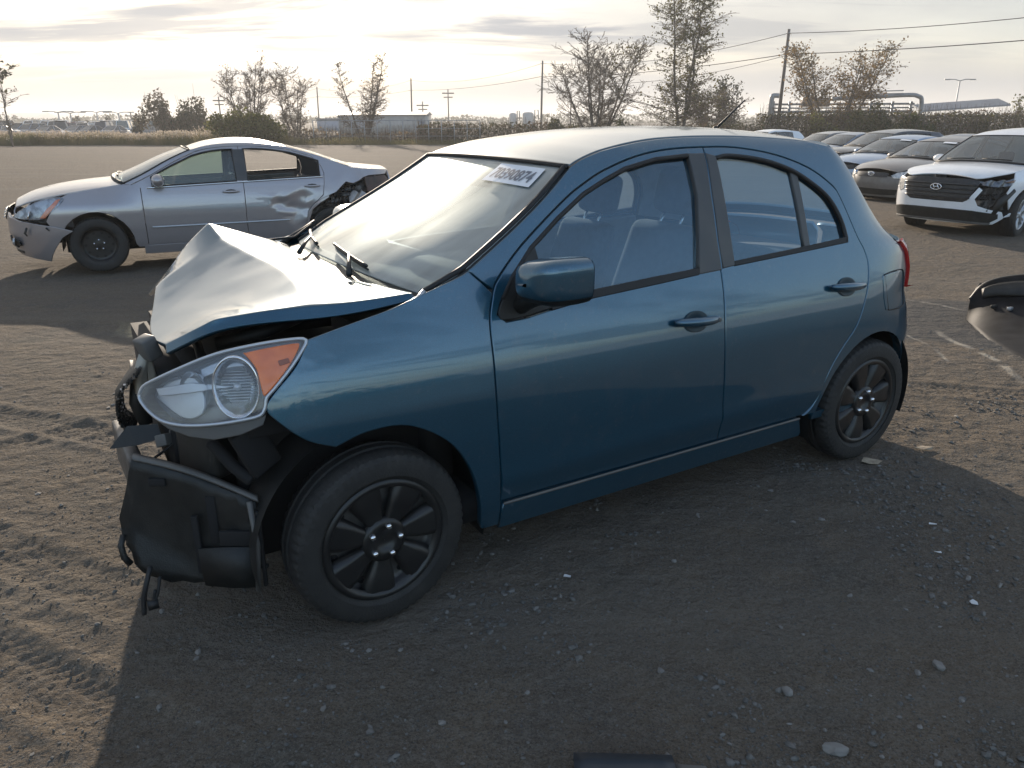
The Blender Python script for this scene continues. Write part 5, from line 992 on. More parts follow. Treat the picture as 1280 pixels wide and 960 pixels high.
# ------------------------------------------------------------------ ground
def vnoise(x,y,seed):
    xi=np.floor(x).astype(np.int64); yi=np.floor(y).astype(np.int64); fx=x-xi; fy=y-yi; fx=fx*fx*(3-2*fx); fy=fy*fy*(3-2*fy)
    def h(a,b):
        n=(a*374761393+b*668265263+seed*1442695041)&0xffffffff; n=((n^(n>>13))*1274126177)&0xffffffff; return ((n^(n>>16))&0xffff)/65535.
    return (h(xi,yi)*(1-fx)+h(xi+1,yi)*fx)*(1-fy)+(h(xi,yi+1)*(1-fx)+h(xi+1,yi+1)*fx)*fy
def fbm(x,y,f,o,seed,g=.5):
    r=0;a=1.;t=0
    for i in range(o): r=r+a*vnoise(x*f+i*7.3,y*f-i*3.1,seed+i); t+=a; a*=g; f*=2.03
    return r/t-.5
def drop(x,y): # the yard falls away a little beyond the hatchback
    s=np.clip((y-4.6)/4.6,0,1); s=s*s*(3-2*s); r=np.clip((y-15)/45.,0,1); q=np.clip((y-68)/20.,0,1); return -.20*s-.25*r-.2*q*q*(3-2*q)
TRACKS=[  # x0,y0, x1,y1, half width, depth, bend
 (-5.5,3.6,-.2,1.25,.10,.016,.15),(-6.0,4.6,-.9,2.0,.10,.018,.1),(-7,6.3,-1.3,3.35,.11,.016,-.2),(-6.5,2.6,-.6,.9,.10,.014,.05),(-8,8.6,-1.0,5.2,.11,.015,.2),
 (-4.6,1.2,-1.6,4.4,.10,.014,.12),(2.0,4.6,9.0,2.5,.11,.014,.2),(2.2,3.95,9,1.6,.11,.014,.2),(3.2,8.4,10,6.6,.12,.012,.1),(2.9,9.6,12,8.2,.12,.012,.1),(-1,.8,4,1.9,.12,.006,.1)]
def height(x,y):
    near=np.clip((26-np.hypot(x,y))/16,0,1)
    lit=np.clip((-x-.55-.25*(y-1.5))/.5,0,1)+np.clip((x-1.2+.4*(3.6-y))/.8,0,1)*np.clip((y-2.9)/.5,0,1); lit=np.clip(lit+np.clip((y-5)/2,0,1),.0,1)
    z=drop(x,y)+.030*fbm(x,y,.35,3,3)*np.clip(np.hypot(x-.3,y-3)/3,.25,1)+.020*near*fbm(x,y,2.2,4,9)*(.35+.65*lit)+.012*near*fbm(x*1.0+y*.6,y*1.7-x*.3,7.,3,21,.6)*(.22+.78*lit)
    cl=fbm(x,y,19,3,31,.6); z+=near*.013*(np.clip(cl,.02,1)-.02)*(.3+.9*lit)
    for k,(x0,y0,x1,y1,hw,dp,bd) in enumerate(TRACKS):
        d=np.array([x1-x0,y1-y0]); L=np.hypot(*d); d/=L; s=(x-x0)*d[0]+(y-y0)*d[1]; t=-(x-x0)*d[1]+(y-y0)*d[0]-bd*np.sin(np.clip(s/L,0,1)*math.pi)+.03*np.sin(s*1.7+k)
        m=np.clip((hw-np.abs(t))/.025,0,1)*np.clip(s/.6,0,1)*np.clip((L-s)/.6,0,1)
        brk=np.clip(vnoise(x*1.3+k,y*1.3,77)*2.2-.35,0,1); m=m*brk
        pit=.046; ph=(s+np.abs(t)*.75*(1 if k%2 else -1))/pit; tread=np.clip(np.sin(ph*2*math.pi)*1.6,-1,1); grv=np.where((np.abs(np.abs(t)-hw*.36)<.011),-1,tread)
        z=z+near*m*(dp*.15*grv-dp*.26)+near*brk*dp*.45*np.exp(-((np.abs(t)-hw-.03)/.03)**2)*np.clip(s/.6,0,1)*np.clip((L-s)/.6,0,1)
    # flat under the wheels
    for wx,wy in WHEELXY: q=np.exp(-(((x-wx)**2+(y-wy)**2)/.20**2)); z=z*(1-q)+q*(-.004)
    return z
_c,_s=math.cos(rad(211.4254)),math.sin(rad(211.4254))
WHEELXY=[(-.8305+a*_c-b_*_s,2.849+a*_s+b_*_c) for a in (0,-2.45) for b_ in (.74,-.74)]
def axis(lo,hi,step,grow,mx):
    a=list(np.arange(lo,hi,step)); h=step
    while a[-1]<mx: h*=grow; a.append(a[-1]+h)
    return a
xs=axis(-3.3,4.2,.0125,1.035,1900); xl=[-x for x in axis(3.3,3.31,.0125,1.035,1900)][::-1]; xs=np.array(xl[:-1]+xs)
ys=axis(.9,5.0,.0125,1.022,2300); yl=[-y for y in axis(-.9,-.88,.03,1.10,700)][::-1]; ys=np.array(yl[:-1]+ys)
X,Y=np.meshgrid(xs,ys); Z=height(X,Y); far=np.clip((np.hypot(X,Y)-20)/25,0,1); Z=Z*(1-far)+(drop(X,Y)+.05*fbm(X,Y,.25,2,5)*np.clip((220-np.hypot(X,Y))/150,0,1))*far
nx_,ny_=len(xs),len(ys); idx=np.arange(nx_*ny_).reshape(ny_,nx_)
F=np.stack([idx[:-1,:-1],idx[:-1,1:],idx[1:,1:],idx[1:,:-1]],-1).reshape(-1,4)
def ground_mat():
    m=bpy.data.materials.new('packed_dirt'); m.use_nodes=True; nt=m.node_tree; N=nt.nodes; L=nt.links; b=N['Principled BSDF']; b.inputs['Roughness'].default_value=.93; b.inputs['Specular IOR Level'].default_value=.04
    tc=N.new('ShaderNodeTexCoord')
    def noise(s,d=6,off=0.,r=.55,sc=(1,1,1),rz=0):
        mp=N.new('ShaderNodeMapping'); mp.inputs['Location'].default_value=(off,off*.7,0); mp.inputs['Scale'].default_value=sc; mp.inputs['Rotation'].default_value=(0,0,rz); L.new(tc.outputs['Object'],mp.inputs[0]); n=N.new('ShaderNodeTexNoise'); n.inputs['Scale'].default_value=s; n.inputs['Detail'].default_value=d; n.inputs['Roughness'].default_value=r; L.new(mp.outputs[0],n.inputs['Vector']); return n.outputs[0]
    def rng(v,a,b2,c0=0,c1=1):
        r=N.new('ShaderNodeMapRange'); L.new(v,r.inputs[0]); r.inputs[1].default_value=a; r.inputs[2].default_value=b2; r.inputs[3].default_value=c0; r.inputs[4].default_value=c1; return r.outputs[0]
    def mix(f,a,b2,bt='MIX'):
        x=N.new('ShaderNodeMix'); x.data_type='RGBA'; x.blend_type=bt; L.new(f,x.inputs[0]) if not isinstance(f,float) else setattr(x.inputs[0],'default_value',f)
        for s,v in ((x.inputs[6],a),(x.inputs[7],b2)):
            if isinstance(v,tuple): s.default_value=(*v,1)
            else: L.new(v,s)
        return x.outputs[2]
    c=mix(rng(noise(.9,6),.35,.65),(.152,.124,.096),(.126,.110,.094)); c=mix(rng(noise(5,6,3.),.42,.68),c,(.165,.134,.102)); c=mix(rng(noise(2.2,5,9.),.55,.72,0,.6),c,(.094,.090,.078))
    c=mix(rng(noise(38,4,1.),.45,.75,0,.6),c,(.22,.20,.175)); c=mix(rng(noise(120,3,5.),.32,.52,.65,0),c,(.055,.052,.048)); c=mix(rng(noise(230,2,8.),.55,.72,0,.6),c,(.26,.24,.215))
    # broad drag marks and a darker grey patch with pale chalk edges beyond the tail of the car
    c=mix(rng(noise(.5,5,4.,.6,(.25,1.6,1),.25),.52,.70,0,.55),c,(.185,.165,.14))
    at=N.new('ShaderNodeAttribute'); at.attribute_name='grey_band'; c=mix(rng(at.outputs['Fac'],0,1,0,.75),c,(.078,.080,.082))
    at2=N.new('ShaderNodeAttribute'); at2.attribute_name='chalk'; c=mix(rng(at2.outputs['Fac'],0,1,0,.8),c,(.36,.33,.28))
    L.new(c,b.inputs['Base Color'])
    bp=N.new('ShaderNodeBump'); bp.inputs['Strength'].default_value=1.0; bp.inputs['Distance'].default_value=.018
    ad=N.new('ShaderNodeMath'); ad.operation='ADD'; L.new(noise(60,7,2.,.68),ad.inputs[0]); L.new(rng(noise(9,6,6.,.6),.3,.7,0,1.6),ad.inputs[1]); L.new(ad.outputs[0],bp.inputs['Height']); L.new(bp.outputs[0],b.inputs['Normal'])
    return m
GO=np_mesh('ground',np.stack([X,Y,Z],-1).reshape(-1,3),F,ground_mat()); GO['kind']='structure'
def grey_band(x,y):
    # band between two lines running from the tail of the hatchback to the right
    t=(x-2.6); e1=7.72-.55*(x-4.09)*1.2+.12*np.sin(x*3); e2=5.35-.85*(x-3.3)+.10*np.sin(x*4)
    w=fbm(x,y,2.5,4,51)*.35
    return np.clip((e1-y+w)/.18,0,1)*np.clip((y-e2+w)/.22,0,1)*np.clip((x-1.9)/.3,0,1)*np.clip((9-x)/2,0,1)
def chalk(x,y):
    r=0
    for (x0,y0,x1,y1,w) in ((3.55,8.40,4.22,6.93,.030),(3.2,6.35,3.0,5.0,.02),(3.45,6.05,3.25,4.55,.035)):
        d=np.array([x1-x0,y1-y0]);L_=np.hypot(*d);d=d/L_;s=(x-x0)*d[0]+(y-y0)*d[1];t=-(x-x0)*d[1]+(y-y0)*d[0]
        r=np.maximum(r,np.clip((w-np.abs(t+.03*np.sin(s*5)))/.02,0,1)*np.clip(s/.1,0,1)*np.clip((L_-s)/.1,0,1)*np.clip(vnoise(x*9,y*9,5)*2-.3,0,1))
    return r
for nm,fn in (('grey_band',grey_band),('chalk',chalk)):
    a=GO.data.attributes.new(nm,'FLOAT','POINT'); a.data.foreach_set('value',fn(X,Y).astype(np.float32).ravel())
# gravel: small stones lying on the yard, thicker in clusters
def ico():
    bm=bmesh.new(); bmesh.ops.create_icosphere(bm,subdivisions=1,radius=1); V=np.array([tuple(v.co) for v in bm.verts]);F=np.array([[v.index for v in f.verts] for f in bm.faces]); bm.free(); return V,F
IV,IF=ico()
def stones(n,xr,yr,smin,smax,seed,clump=True):
    r=np.random.default_rng(seed); x=r.uniform(*xr,n*4); y=yr[0]+(yr[1]-yr[0])*r.random(n*4)**1.4
    if clump: k=(fbm(x,y,1.8,3,61)+.45*fbm(x,y,6,2,62)+r.normal(0,.05,len(x)))>.10; x,y=x[k][:n],y[k][:n]
    else: x,y=x[:n],y[:n]
    keep=(x>-.75-.25*(y-1.5)) if clump else np.ones(len(x),bool)
    for wx,wy in WHEELXY: keep&=(x-wx)**2+(y-wy)**2>.03
    x,y=x[keep],y[keep]; m=len(x); s=smin*(smax/smin)**(r.random(m)**2.2)
    V=IV[None]*(1+r.normal(0,.20,(m,len(IV),1)))*np.stack([s*r.uniform(.7,1.5,m),s*r.uniform(.7,1.2,m),s*r.uniform(.45,.8,m)],-1)[:,None]
    a=r.uniform(0,6.28,m); c,s_=np.cos(a)[:,None],np.sin(a)[:,None]; Vx=V[...,0]*c-V[...,1]*s_;Vy=V[...,0]*s_+V[...,1]*c
    V=np.stack([Vx+x[:,None],Vy+y[:,None],V[...,2]+(height(x,y)+s*.18)[:,None]],-1)
    F=(IF[None]+np.arange(m)[:,None,None]*len(IV)).reshape(-1,3); return V.reshape(-1,3),F
M_STONE=mat('gravel_grey',(.145,.138,.128),.9,col2=(.080,.078,.073),nscale=26,lo=.4,hi=.6,detail=2)
M_STONE2=mat('gravel_pale',(.21,.20,.185),.9,col2=(.14,.13,.12),nscale=20,detail=2)
V,F=stones(8500,(-2.6,3.6),(.9,4.4),.0035,.0125,5); tag(np_mesh('gravel',V,F,M_STONE,smooth=False),'scattered grey gravel on the shaded dirt','gravel',kind='stuff')
V,F=stones(1500,(-3.2,5),(.9,7),.005,.013,6,False); tag(np_mesh('gravel',V,F,M_STONE2,smooth=False),'paler single stones on the dirt','gravel',kind='stuff')
V,F=stones(16000,(-2.2,3.2),(.9,3.8),.0022,.0052,9,False); tag(np_mesh('gravel',V,F,M_STONE,smooth=False),'fine grit strewn over the dirt','gravel',kind='stuff')
def rock(name,label,x,y,s,m,seed,cat='stone'):
    r=np.random.default_rng(seed); bm=bmesh.new(); bmesh.ops.create_icosphere(bm,subdivisions=2,radius=1); V=np.array([tuple(v.co) for v in bm.verts]);F=[[v.index for v in f.verts] for f in bm.faces]; bm.free()
    d=1+.75*(fbm(V[:,0]*1.3+seed,V[:,1]*1.3+V[:,2]*1.7,1.2,3,seed))+r.normal(0,.035,len(V)); V=V*d[:,None]; V[:,2]=np.clip(V[:,2],-1,.75); V=V*np.array(s); o=np_mesh(name,V,F,m,smooth=False); o.location=(x,y,float(height(np.array([x]),np.array([y]))[0])+s[2]*.3); o.rotation_euler=(0,0,seed); tag(o,label,cat); return o
rock('rock','largest grey stone on the gravel in the bottom right foreground',.855,1.60,(.034,.020,.018),M_STONE2,3)
rock('rock','pale stone near the right edge of the lower gravel',1.30,1.93,(.022,.015,.012),M_STONE2,8)
rock('rock','angular stone left of the largest grey stone',.80,1.82,(.020,.016,.013),M_STONE2,5)
def chip(name,label,x,y,P,m,cat,z=.012,dz=.004):
    n=len(P); V=[(a,b_,dz*math.sin(3*i)) for i,(a,b_) in enumerate(P)]; o=MB().add(V+[(a,b_,c-.002) for a,b_,c in V],[tuple(range(n)),tuple(range(2*n-1,n-1,-1))]+[(i,n+i,n+(i+1)%n,(i+1)%n) for i in range(n)]).build(name,m,None,smooth=False)
    o.location=(x,y,float(height(np.array([x]),np.array([y]))[0])+z); o.rotation_euler=(.15,.1,0); tag(o,label,cat)
M_CHIP=mat('white_chip',(.52,.53,.54),.6)
chip('plastic_chip','bright white chip lying on the gravel at lower right',1.585,2.245,[(-.013,-.008),(.008,-.012),(.014,.004),(.002,.013),(-.012,.007)],M_CHIP,'debris')
chip('plastic_chip','thin white sliver lying below the rear wheel shadow',1.72,2.78,[(-.018,-.004),(.016,-.002),(.02,.004),(-.014,.005)],M_CHIP,'debris')
chip('plastic_chip','curved pale scrap right of the thin white sliver',1.63,2.57,[(-.014,.0),(.0,-.008),(.014,-.006),(.012,.0),(-.002,.002)],M_CHIP,'debris')
M_LEAF=mat('dry_leaf',(.36,.30,.22),.8,col2=(.22,.17,.12),nscale=30)
chip('dry_leaf','pale dry leaf lying in front of the rear wheel',1.74,3.40,[(-.05,-.012),(-.02,-.030),(.03,-.020),(.06,.004),(.02,.022),(-.03,.018)],M_LEAF,'leaf',dz=.010)
chip('dry_leaf','brown dry leaf in the sunlight behind the rear wheel',2.07,3.55,[(-.05,-.010),(-.01,-.025),(.04,-.012),(.055,.008),(.0,.022)],M_LEAF,'leaf',dz=.010)
chip('plastic_chip','small pale scrap on shaded dirt under the front door',.20,2.40,[(-.014,-.004),(.012,-.006),(.014,.005),(-.010,.006)],M_CHIP,'debris')
# ------------------------------------------------------------------ trees, brush and reeds beyond the yard
def zf(y,d): return 1.578+(148-y)*.00093*d
def xf_(px,d): return (px-640)/960*(.945*d+.4)
def seg_mesh(S,n=4):
    """S rows: p0(3) p1(3) r0 r1 -> tube segments"""
    S=np.asarray(S); p0,p1=S[:,:3],S[:,3:6]; T=p1-p0; T/=np.linalg.norm(T,axis=1,keepdims=True)+1e-9
    ref=np.where(np.abs(T[:,2:])>.9,np.array([[1.,0,0]]),np.array([[0,0,1.]])); u=np.cross(T,ref); u/=np.linalg.norm(u,axis=1,keepdims=True)+1e-9; w=np.cross(T,u)
    a=np.linspace(0,2*np.pi,n,endpoint=False); ring=np.cos(a)[None,:,None]*u[:,None]+np.sin(a)[None,:,None]*w[:,None]
    V=np.concatenate([p0[:,None]+ring*S[:,6,None,None],p1[:,None]+ring*S[:,7,None,None]],1); m=len(S)
    f=np.array([[q,(q+1)%n,n+(q+1)%n,n+q] for q in range(n)]); return V.reshape(-1,3),(f[None]+np.arange(m)[:,None,None]*2*n).reshape(-1,4)
def leaf_mesh(P,s,r,flat=.0):
    m=len(P); a=r.normal(size=(m,3)); a/=np.linalg.norm(a,axis=1,keepdims=True); b=np.cross(a,r.normal(size=(m,3))); b/=np.linalg.norm(b,axis=1,keepdims=True)+1e-9
    s=np.broadcast_to(s,(m,))[:,None]; V=np.stack([P-a*s*.5,P+b*s*.36,P+a*s*.6,P-b*s*.36],1); return V.reshape(-1,3),np.arange(m*4).reshape(-1,4)
M_BARK=mat('bark_grey',(.085,.070,.058),.9,col2=(.13,.11,.095),nscale=2.5)
M_TWIG=mat('twig_brown',(.13,.095,.072),.9,col2=(.19,.15,.12),nscale=1.3)
def leafm(n,c,c2): 
    m=mat(n,c,.75,col2=c2,nscale=.9,detail=3,lo=.38,hi=.62,spec=.3)
    nt=m.node_tree; b=nt.nodes['Principled BSDF']; tl=nt.nodes.new('ShaderNodeBsdfTranslucent'); mx=nt.nodes.new('ShaderNodeMixShader'); mx.inputs[0].default_value=.45; o=nt.nodes['Material Output']
    s=b.inputs['Base Color'].links[0].from_socket if b.inputs['Base Color'].links else None
    if s: nt.links.new(s,tl.inputs[0])
    nt.links.new(b.outputs[0],mx.inputs[1]); nt.links.new(tl.outputs[0],mx.inputs[2]); nt.links.new(mx.outputs[0],o.inputs[0]); return m
L_OLIVE=leafm('leaf_olive',(.075,.080,.032),(.14,.115,.045)); L_RUST=leafm('leaf_rust',(.22,.14,.06),(.15,.105,.045)); L_TAN=leafm('leaf_tan',(.25,.19,.11),(.16,.115,.07))
L_GREEN=leafm('leaf_green',(.055,.075,.028),(.10,.11,.04)); L_YEL=leafm('leaf_yellow_green',(.19,.17,.055),(.11,.12,.04)); L_DARK=leafm('leaf_dark',(.040,.048,.028),(.075,.07,.04)); L_DRY=leafm('dry_brush',(.12,.088,.06),(.075,.06,.042))
def grow(base,H,spread,seed,trunks=1,lean=.1,depth=5,up=.55,kids=(3,4),ang=.55,ratio=.70,r0=.12,droop=0.):
    r=np.random.default_rng(seed); S=[];tips=[]
    def br(p,d,L,rad_,k):
        n=3 if k>2 else 2; q=p
        for i in range(n):
            d2=d+r.normal(0,.13,3)+np.array([0,0,up*.10-(droop*.25 if k<=1 else 0)]); d2/=np.linalg.norm(d2); e=q+d2*L/n; ra=rad_*(1-.35*i/n); rb=rad_*(1-.35*(i+1)/n); S.append([*q,*e,ra,rb,k]); d=d2
            if k<=2: tips.append(e)
            if k>0 and (i<n-1) and k<depth and r.random()<.75: side(e,d,L*.62,rb*.55,k-1)
            q=e
        if k>0:
            for _ in range(r.integers(*kids)): side(q,d,L*ratio*r.uniform(.8,1.15),rad_*.62,k-1)
    def side(p,d,L,rr,k):
        v=r.normal(size=3); v-=d*(v@d); v/=np.linalg.norm(v); a=ang*r.uniform(.5,1.3); d2=d*math.cos(a)+v*math.sin(a); d2[2]+=up*.25; d2[:2]*=spread; d2/=np.linalg.norm(d2); br(p,d2,L,max(rr,.008),k)
    for t in range(trunks):
        a=r.uniform(0,6.28); d=np.array([math.cos(a)*lean,math.sin(a)*lean,1.]); d/=np.linalg.norm(d); b0=np.array([r.uniform(-.25,.25)*(trunks>1),r.uniform(-.2,.2)*(trunks>1),0.]); br(b0,d,H*.30*r.uniform(.85,1.1),r0*r.uniform(.7,1),depth)
    S=np.array(S); tips=np.array(tips); zt=S[:,5].max(); k=H/zt; S[:,[2,5]]*=k; tips[:,2]*=k
    return S,tips
def leaders(H,seed,trunks,spread0,nb,ang,prof,r0,twigs=4):
    """upright leaders with side branches all the way up; prof(t) is branch length by height"""
    r=np.random.default_rng(seed); S=[];tips=[]
    for q in range(trunks):
        a=r.uniform(0,6.28); off=np.array([math.cos(a),math.sin(a)*.6,0])*spread0*(q>0 or trunks>2); h=H*(1 if q==0 else r.uniform(.72,.97)); p=off*.03; n=12; P=[p]
        for i in range(n): t=(i+1)/n; P.append(np.array([off[0]*(.03+1.12*t**.7),off[1]*(.03+1.12*t**.7),h*t])+r.normal(0,.022*H/8,3)*[1,1,0])
        P=np.array(P)
        for i in range(n): S.append([*P[i],*P[i+1],r0*(1-i/n)**.8+.012,r0*(1-(i+1)/n)**.8+.012,9])
        for _ in range(nb):
            t=r.uniform(.08,.985)**.9; b=np.array([np.interp(t,np.linspace(0,1,n+1),P[:,k]) for k in range(3)]); L=prof(t)*r.uniform(.55,1.15); az=r.uniform(0,6.28); an=ang*r.uniform(.7,1.35)
            d=np.array([math.cos(az)*math.sin(an),math.sin(az)*math.sin(an),math.cos(an)]); rr=max(.012,r0*.30*(1-t)); c=b
            for i in range(3):
                d=d+r.normal(0,.13,3)+[0,0,.10]; d/=np.linalg.norm(d); e_=c+d*L/3; S.append([*c,*e_,rr*(1-i/4),rr*(1-(i+1)/4),3]); 
                for _k in range(twigs):
                    v=d+r.normal(0,.55,3)+[0,0,.15]; v/=np.linalg.norm(v); s0=c+(e_-c)*r.random(); s1=s0+v*L*.30*r.uniform(.5,1.2); S.append([*s0,*s1,rr*.45,rr*.25,1]); tips.append(s1); tips.append((s0+s1)/2)
                    v2=v+r.normal(0,.5,3); v2/=np.linalg.norm(v2); S.append([*((s0+s1)/2),*((s0+s1)/2+v2*L*.17),rr*.3,rr*.2,0]); tips.append((s0+s1)/2+v2*L*.17)
                c=e_
            tips.append(c)
    return np.array(S),np.array(tips)
def tree(name,label,px,d,H,wid,seed,leaf=None,nleaf=600,ls=.16,leafsel=None,zb=-.5,bark=None,twig=.012,group='bare trees along the far edge of the yard',cat='tree',jit=.22,**k):
    bark=bark or M_BARK; S,T=(leaders(H,seed,**k) if 'nb' in k else grow(None,H,1.,seed,**k)); w=np.percentile(np.abs(S[:,3]),97)*2; S[:,[0,1,3,4]]*=wid/w; T[:,:2]*=wid/w
    S[:,6]=np.maximum(S[:,6],twig); S[:,7]=np.maximum(S[:,7],twig*.8)
    e=empty(name,(xf_(px,d),d,zb)); tag(e,label,cat,group)
    big=S[:,8]>=S[:,8].max()-1; V,F=seg_mesh(S[big],7); np_mesh('trunk',V,F,bark,e); V,F=seg_mesh(S[~big],3); np_mesh('branches',V,F,M_TWIG if bark is M_BARK else bark,e)
    if leaf is not None and nleaf:
        r=np.random.default_rng(seed+1); tt=T if leafsel is None else T[leafsel(T)]
        P=tt[r.integers(0,len(tt),nleaf)]+r.normal(0,jit,(nleaf,3)); V,F=leaf_mesh(P,ls*r.uniform(.6,1.5,nleaf),r); np_mesh('leaves',V,F,leaf,e,smooth=False)
    return e
tree('poplar_tree','tallest slender poplar with sparse leaves rising beyond the hatchback roof',850,66,12.8,5.4,4,L_OLIVE,5200,.15,None,trunks=3,spread0=.5,nb=95,ang=.95,prof=lambda t:2.3*(1-t)**.5*(.7+.3*math.sin(t*11)),r0=.13,jit=.2,twig=.014,twigs=3)
tree('bare_tree','wide bare tree with several bent trunks left of the tall poplar',745,68,8.2,7.4,23,L_OLIVE,260,.17,lambda T:(T[:,0]>.7)&(T[:,2]>4.0),trunks=7,spread0=2.3,nb=30,ang=1.0,prof=lambda t:.8+1.7*math.sin(min(1,t*1.1)*2.8),r0=.10,twigs=4,twig=.017)
tree('bare_tree','bare tree with fine twigs rising behind the yellow green bush',312,74,6.6,4.4,31,L_TAN,700,.12,trunks=6,spread0=1.1,nb=26,ang=.8,prof=lambda t:.5+1.0*math.sin(t*2.6),r0=.07,twig=.015)
tree('bare_tree','thin bare clump of upright trunks left of the first leaning pole',370,76,6.2,3.8,37,L_TAN,500,.12,trunks=5,spread0=1.0,nb=24,ang=.7,prof=lambda t:.5+.9*math.sin(t*2.6),r0=.06,twig=.015)
tree('bare_tree','bare tree in front of the long pale warehouse',456,74,7.4,4.6,41,L_TAN,600,.12,trunks=4,spread0=1.1,nb=34,ang=.85,prof=lambda t:.4+1.4*(1-t),r0=.08,twig=.015)
tree('maple_tree','spreading tree with rust brown leaves right of the tall pole',1040,72,8.0,8.6,53,L_RUST,5200,.165,None,trunks=9,spread0=2.4,nb=22,ang=.95,prof=lambda t:.6+1.4*math.sin(min(1,t*1.1)*2.9),r0=.08,twigs=3,jit=.25,twig=.015)
tree('small_tree','grey green small tree just left of the tall right pole',915,80,5.8,3.8,59,L_DARK,1800,.17,None,trunks=5,spread0=.8,nb=26,ang=.8,prof=lambda t:.4+1.0*(1-t),r0=.07,jit=.25,twig=.016)
tree('small_tree','dim grey small tree between the tall poplar and the grey green one',885,84,4.8,3.6,63,L_DARK,1300,.17,None,trunks=5,spread0=1.0,nb=22,ang=.8,prof=lambda t:.4+.9*(1-t),r0=.06,jit=.25,twig=.016)
tree('sapling','young sapling with a few dark leaves at the far left edge',14,60,6.3,2.6,67,L_DARK,90,.22,lambda T:T[:,2]>3.9,trunks=2,spread0=.7,nb=22,ang=.6,prof=lambda t:.3+.7*t,r0=.04,twigs=2,twig=.014,jit=.1)
tree('sapling','small yellowing sapling at the far right edge above the hedge',1268,74,3.9,1.6,71,L_YEL,350,.16,None,trunks=2,spread0=.3,nb=12,ang=.5,prof=lambda t:.3+.6*(1-t),r0=.04)
def bush(name,label,px,d,H,wid,seed,leaf,nleaf,ls=.2,zb=-.5,group='bushes along the far edge of the yard',mix=None,dep=1.2):
    r=np.random.default_rng(seed); e=empty(name,(xf_(px,d),d,zb)); tag(e,label,'bush',group); nl=max(5,int(wid*2.2)); C=[]
    for i in range(nl): cx=r.uniform(-.42,.42)*wid; h=H*(1-(abs(cx)/wid*1.7)**2)*r.uniform(.55,1.0); C.append((cx,r.uniform(-.5,.5)*dep,h*r.uniform(.45,.75),wid*.16*r.uniform(.8,1.4),h*.38))
    C=np.array(C); k=r.integers(0,nl,nleaf); v=r.normal(size=(nleaf,3)); v/=np.linalg.norm(v,axis=1,keepdims=True); rr=r.random(nleaf)**.45
    P=C[k,:3]+v*rr[:,None]*np.stack([C[k,3],C[k,3]*.8,C[k,4]],-1); P[:,2]=np.abs(P[:,2]); V,F=leaf_mesh(P,ls*r.uniform(.5,1.5,nleaf),r); np_mesh('foliage',V,F,leaf,e,smooth=False)
    if mix: s=r.random(nleaf)<.35; V,F=leaf_mesh(P[s]+r.normal(0,.15,(s.sum(),3)),ls*r.uniform(.5,1.5,s.sum()),r); np_mesh('foliage',V,F,mix,e,smooth=False)
    S=[]
    for i in range(nl*5):
        a=C[r.integers(0,nl)]; t=a[:3]+r.normal(0,.35,3)*np.array([a[3],a[3],a[4]])*1.6; t[2]=abs(t[2])+a[4]*.8; b0=np.array([a[0]*.5,a[1]*.5,0]); m_=(b0+t)/2+r.normal(0,.12,3); S+= [[*b0,*m_,.030,.022],[*m_,*t,.022,.010]]
    V,F=seg_mesh(np.array(S),4); np_mesh('stems',V,F,M_TWIG,e); return e
bush('bush','dense yellow green bush spilling over behind the silver saloon roof',308,63,3.6,6.0,5,L_YEL,5200,.20,mix=L_OLIVE)
bush('bush','grey brown round bush far left of the yellow green bush',203,92,5.3,4.8,6,L_DRY,2600,.24,zb=-.75,mix=L_DARK)
bush('bush','wide dark rounded bush between the grey brown one and the yellow green one',245,92,4.8,5.2,7,L_DARK,3200,.24,zb=-.75,mix=L_DRY)
bush('bush','low dark bush at the foot of the grey brown bush',176,95,2.6,2.4,8,L_DARK,700,.24,zb=-.75)
bush('bush','dark green bush right of the second pole beyond the hatchback windscreen top',701,66,2.4,2.8,9,L_DARK,1500,.18,mix=L_OLIVE)
bush('bush','green shrub at the right foot of the wide bare tree',781,66,2.6,1.8,10,L_GREEN,900,.17)
bush('bush','leafy olive shrub at the foot of the rust leaved tree',1085,69,3.5,5.2,12,L_OLIVE,3200,.20,mix=L_GREEN)
bush('bush','olive shrub against the pipework above the parked cars',1140,69,3.1,2.8,13,L_GREEN,1700,.19,mix=L_OLIVE)
bush('bush','yellowish shrub above the charcoal sport utility car roof',1020,67,2.9,3.6,14,L_YEL,1800,.18,mix=L_DRY)
bush('bush','small tan shrub right of the shed roof supports',1222,70,2.5,2.2,15,L_OLIVE,900,.18,mix=L_TAN)
def brush(label,px0,px1,d,h0,h1,n,leafs,seed,zb=-.5,dd=3.,ls=.16,stems=.5):
    """undergrowth nobody could count: leaf clumps and stems along the yard edge"""
    r=np.random.default_rng(seed); x0,x1=xf_(px0,d),xf_(px1,d)
    for q,lf in enumerate(leafs):
        m=n//len(leafs); x=r.uniform(x0,x1,m); y=d+r.uniform(0,dd,m); top=h0+(h1-h0)*np.clip(fbm(x+q*9,y*.3,.35,4,seed+q)+.5,0,1)*1.3; z=top*r.random(m)**.75
        V,F=leaf_mesh(np.stack([x,y,z+zb],-1),ls*r.uniform(.5,1.6,m),r); ob=np_mesh('undergrowth',V,F,lf,smooth=False); tag(ob,label+[' of olive leaves',' of dry brown leaves',' of dark leaves'][q%3],'undergrowth',kind='stuff')
    m=int(n*stems*.25); x=r.uniform(x0,x1,m); y=d+r.uniform(0,dd,m); h=(h0+(h1-h0)*r.random(m)**2)*1.15; b0=np.stack([x,y,np.full(m,zb)],-1); t=b0+np.stack([r.normal(0,.25,m),r.normal(0,.2,m),h],-1)
    V,F=seg_mesh(np.concatenate([b0,t,np.full((m,1),.016),np.full((m,1),.008)],1),3); ob=np_mesh('undergrowth',V,F,M_TWIG); tag(ob,label+' standing as bare stems','undergrowth',kind='stuff')
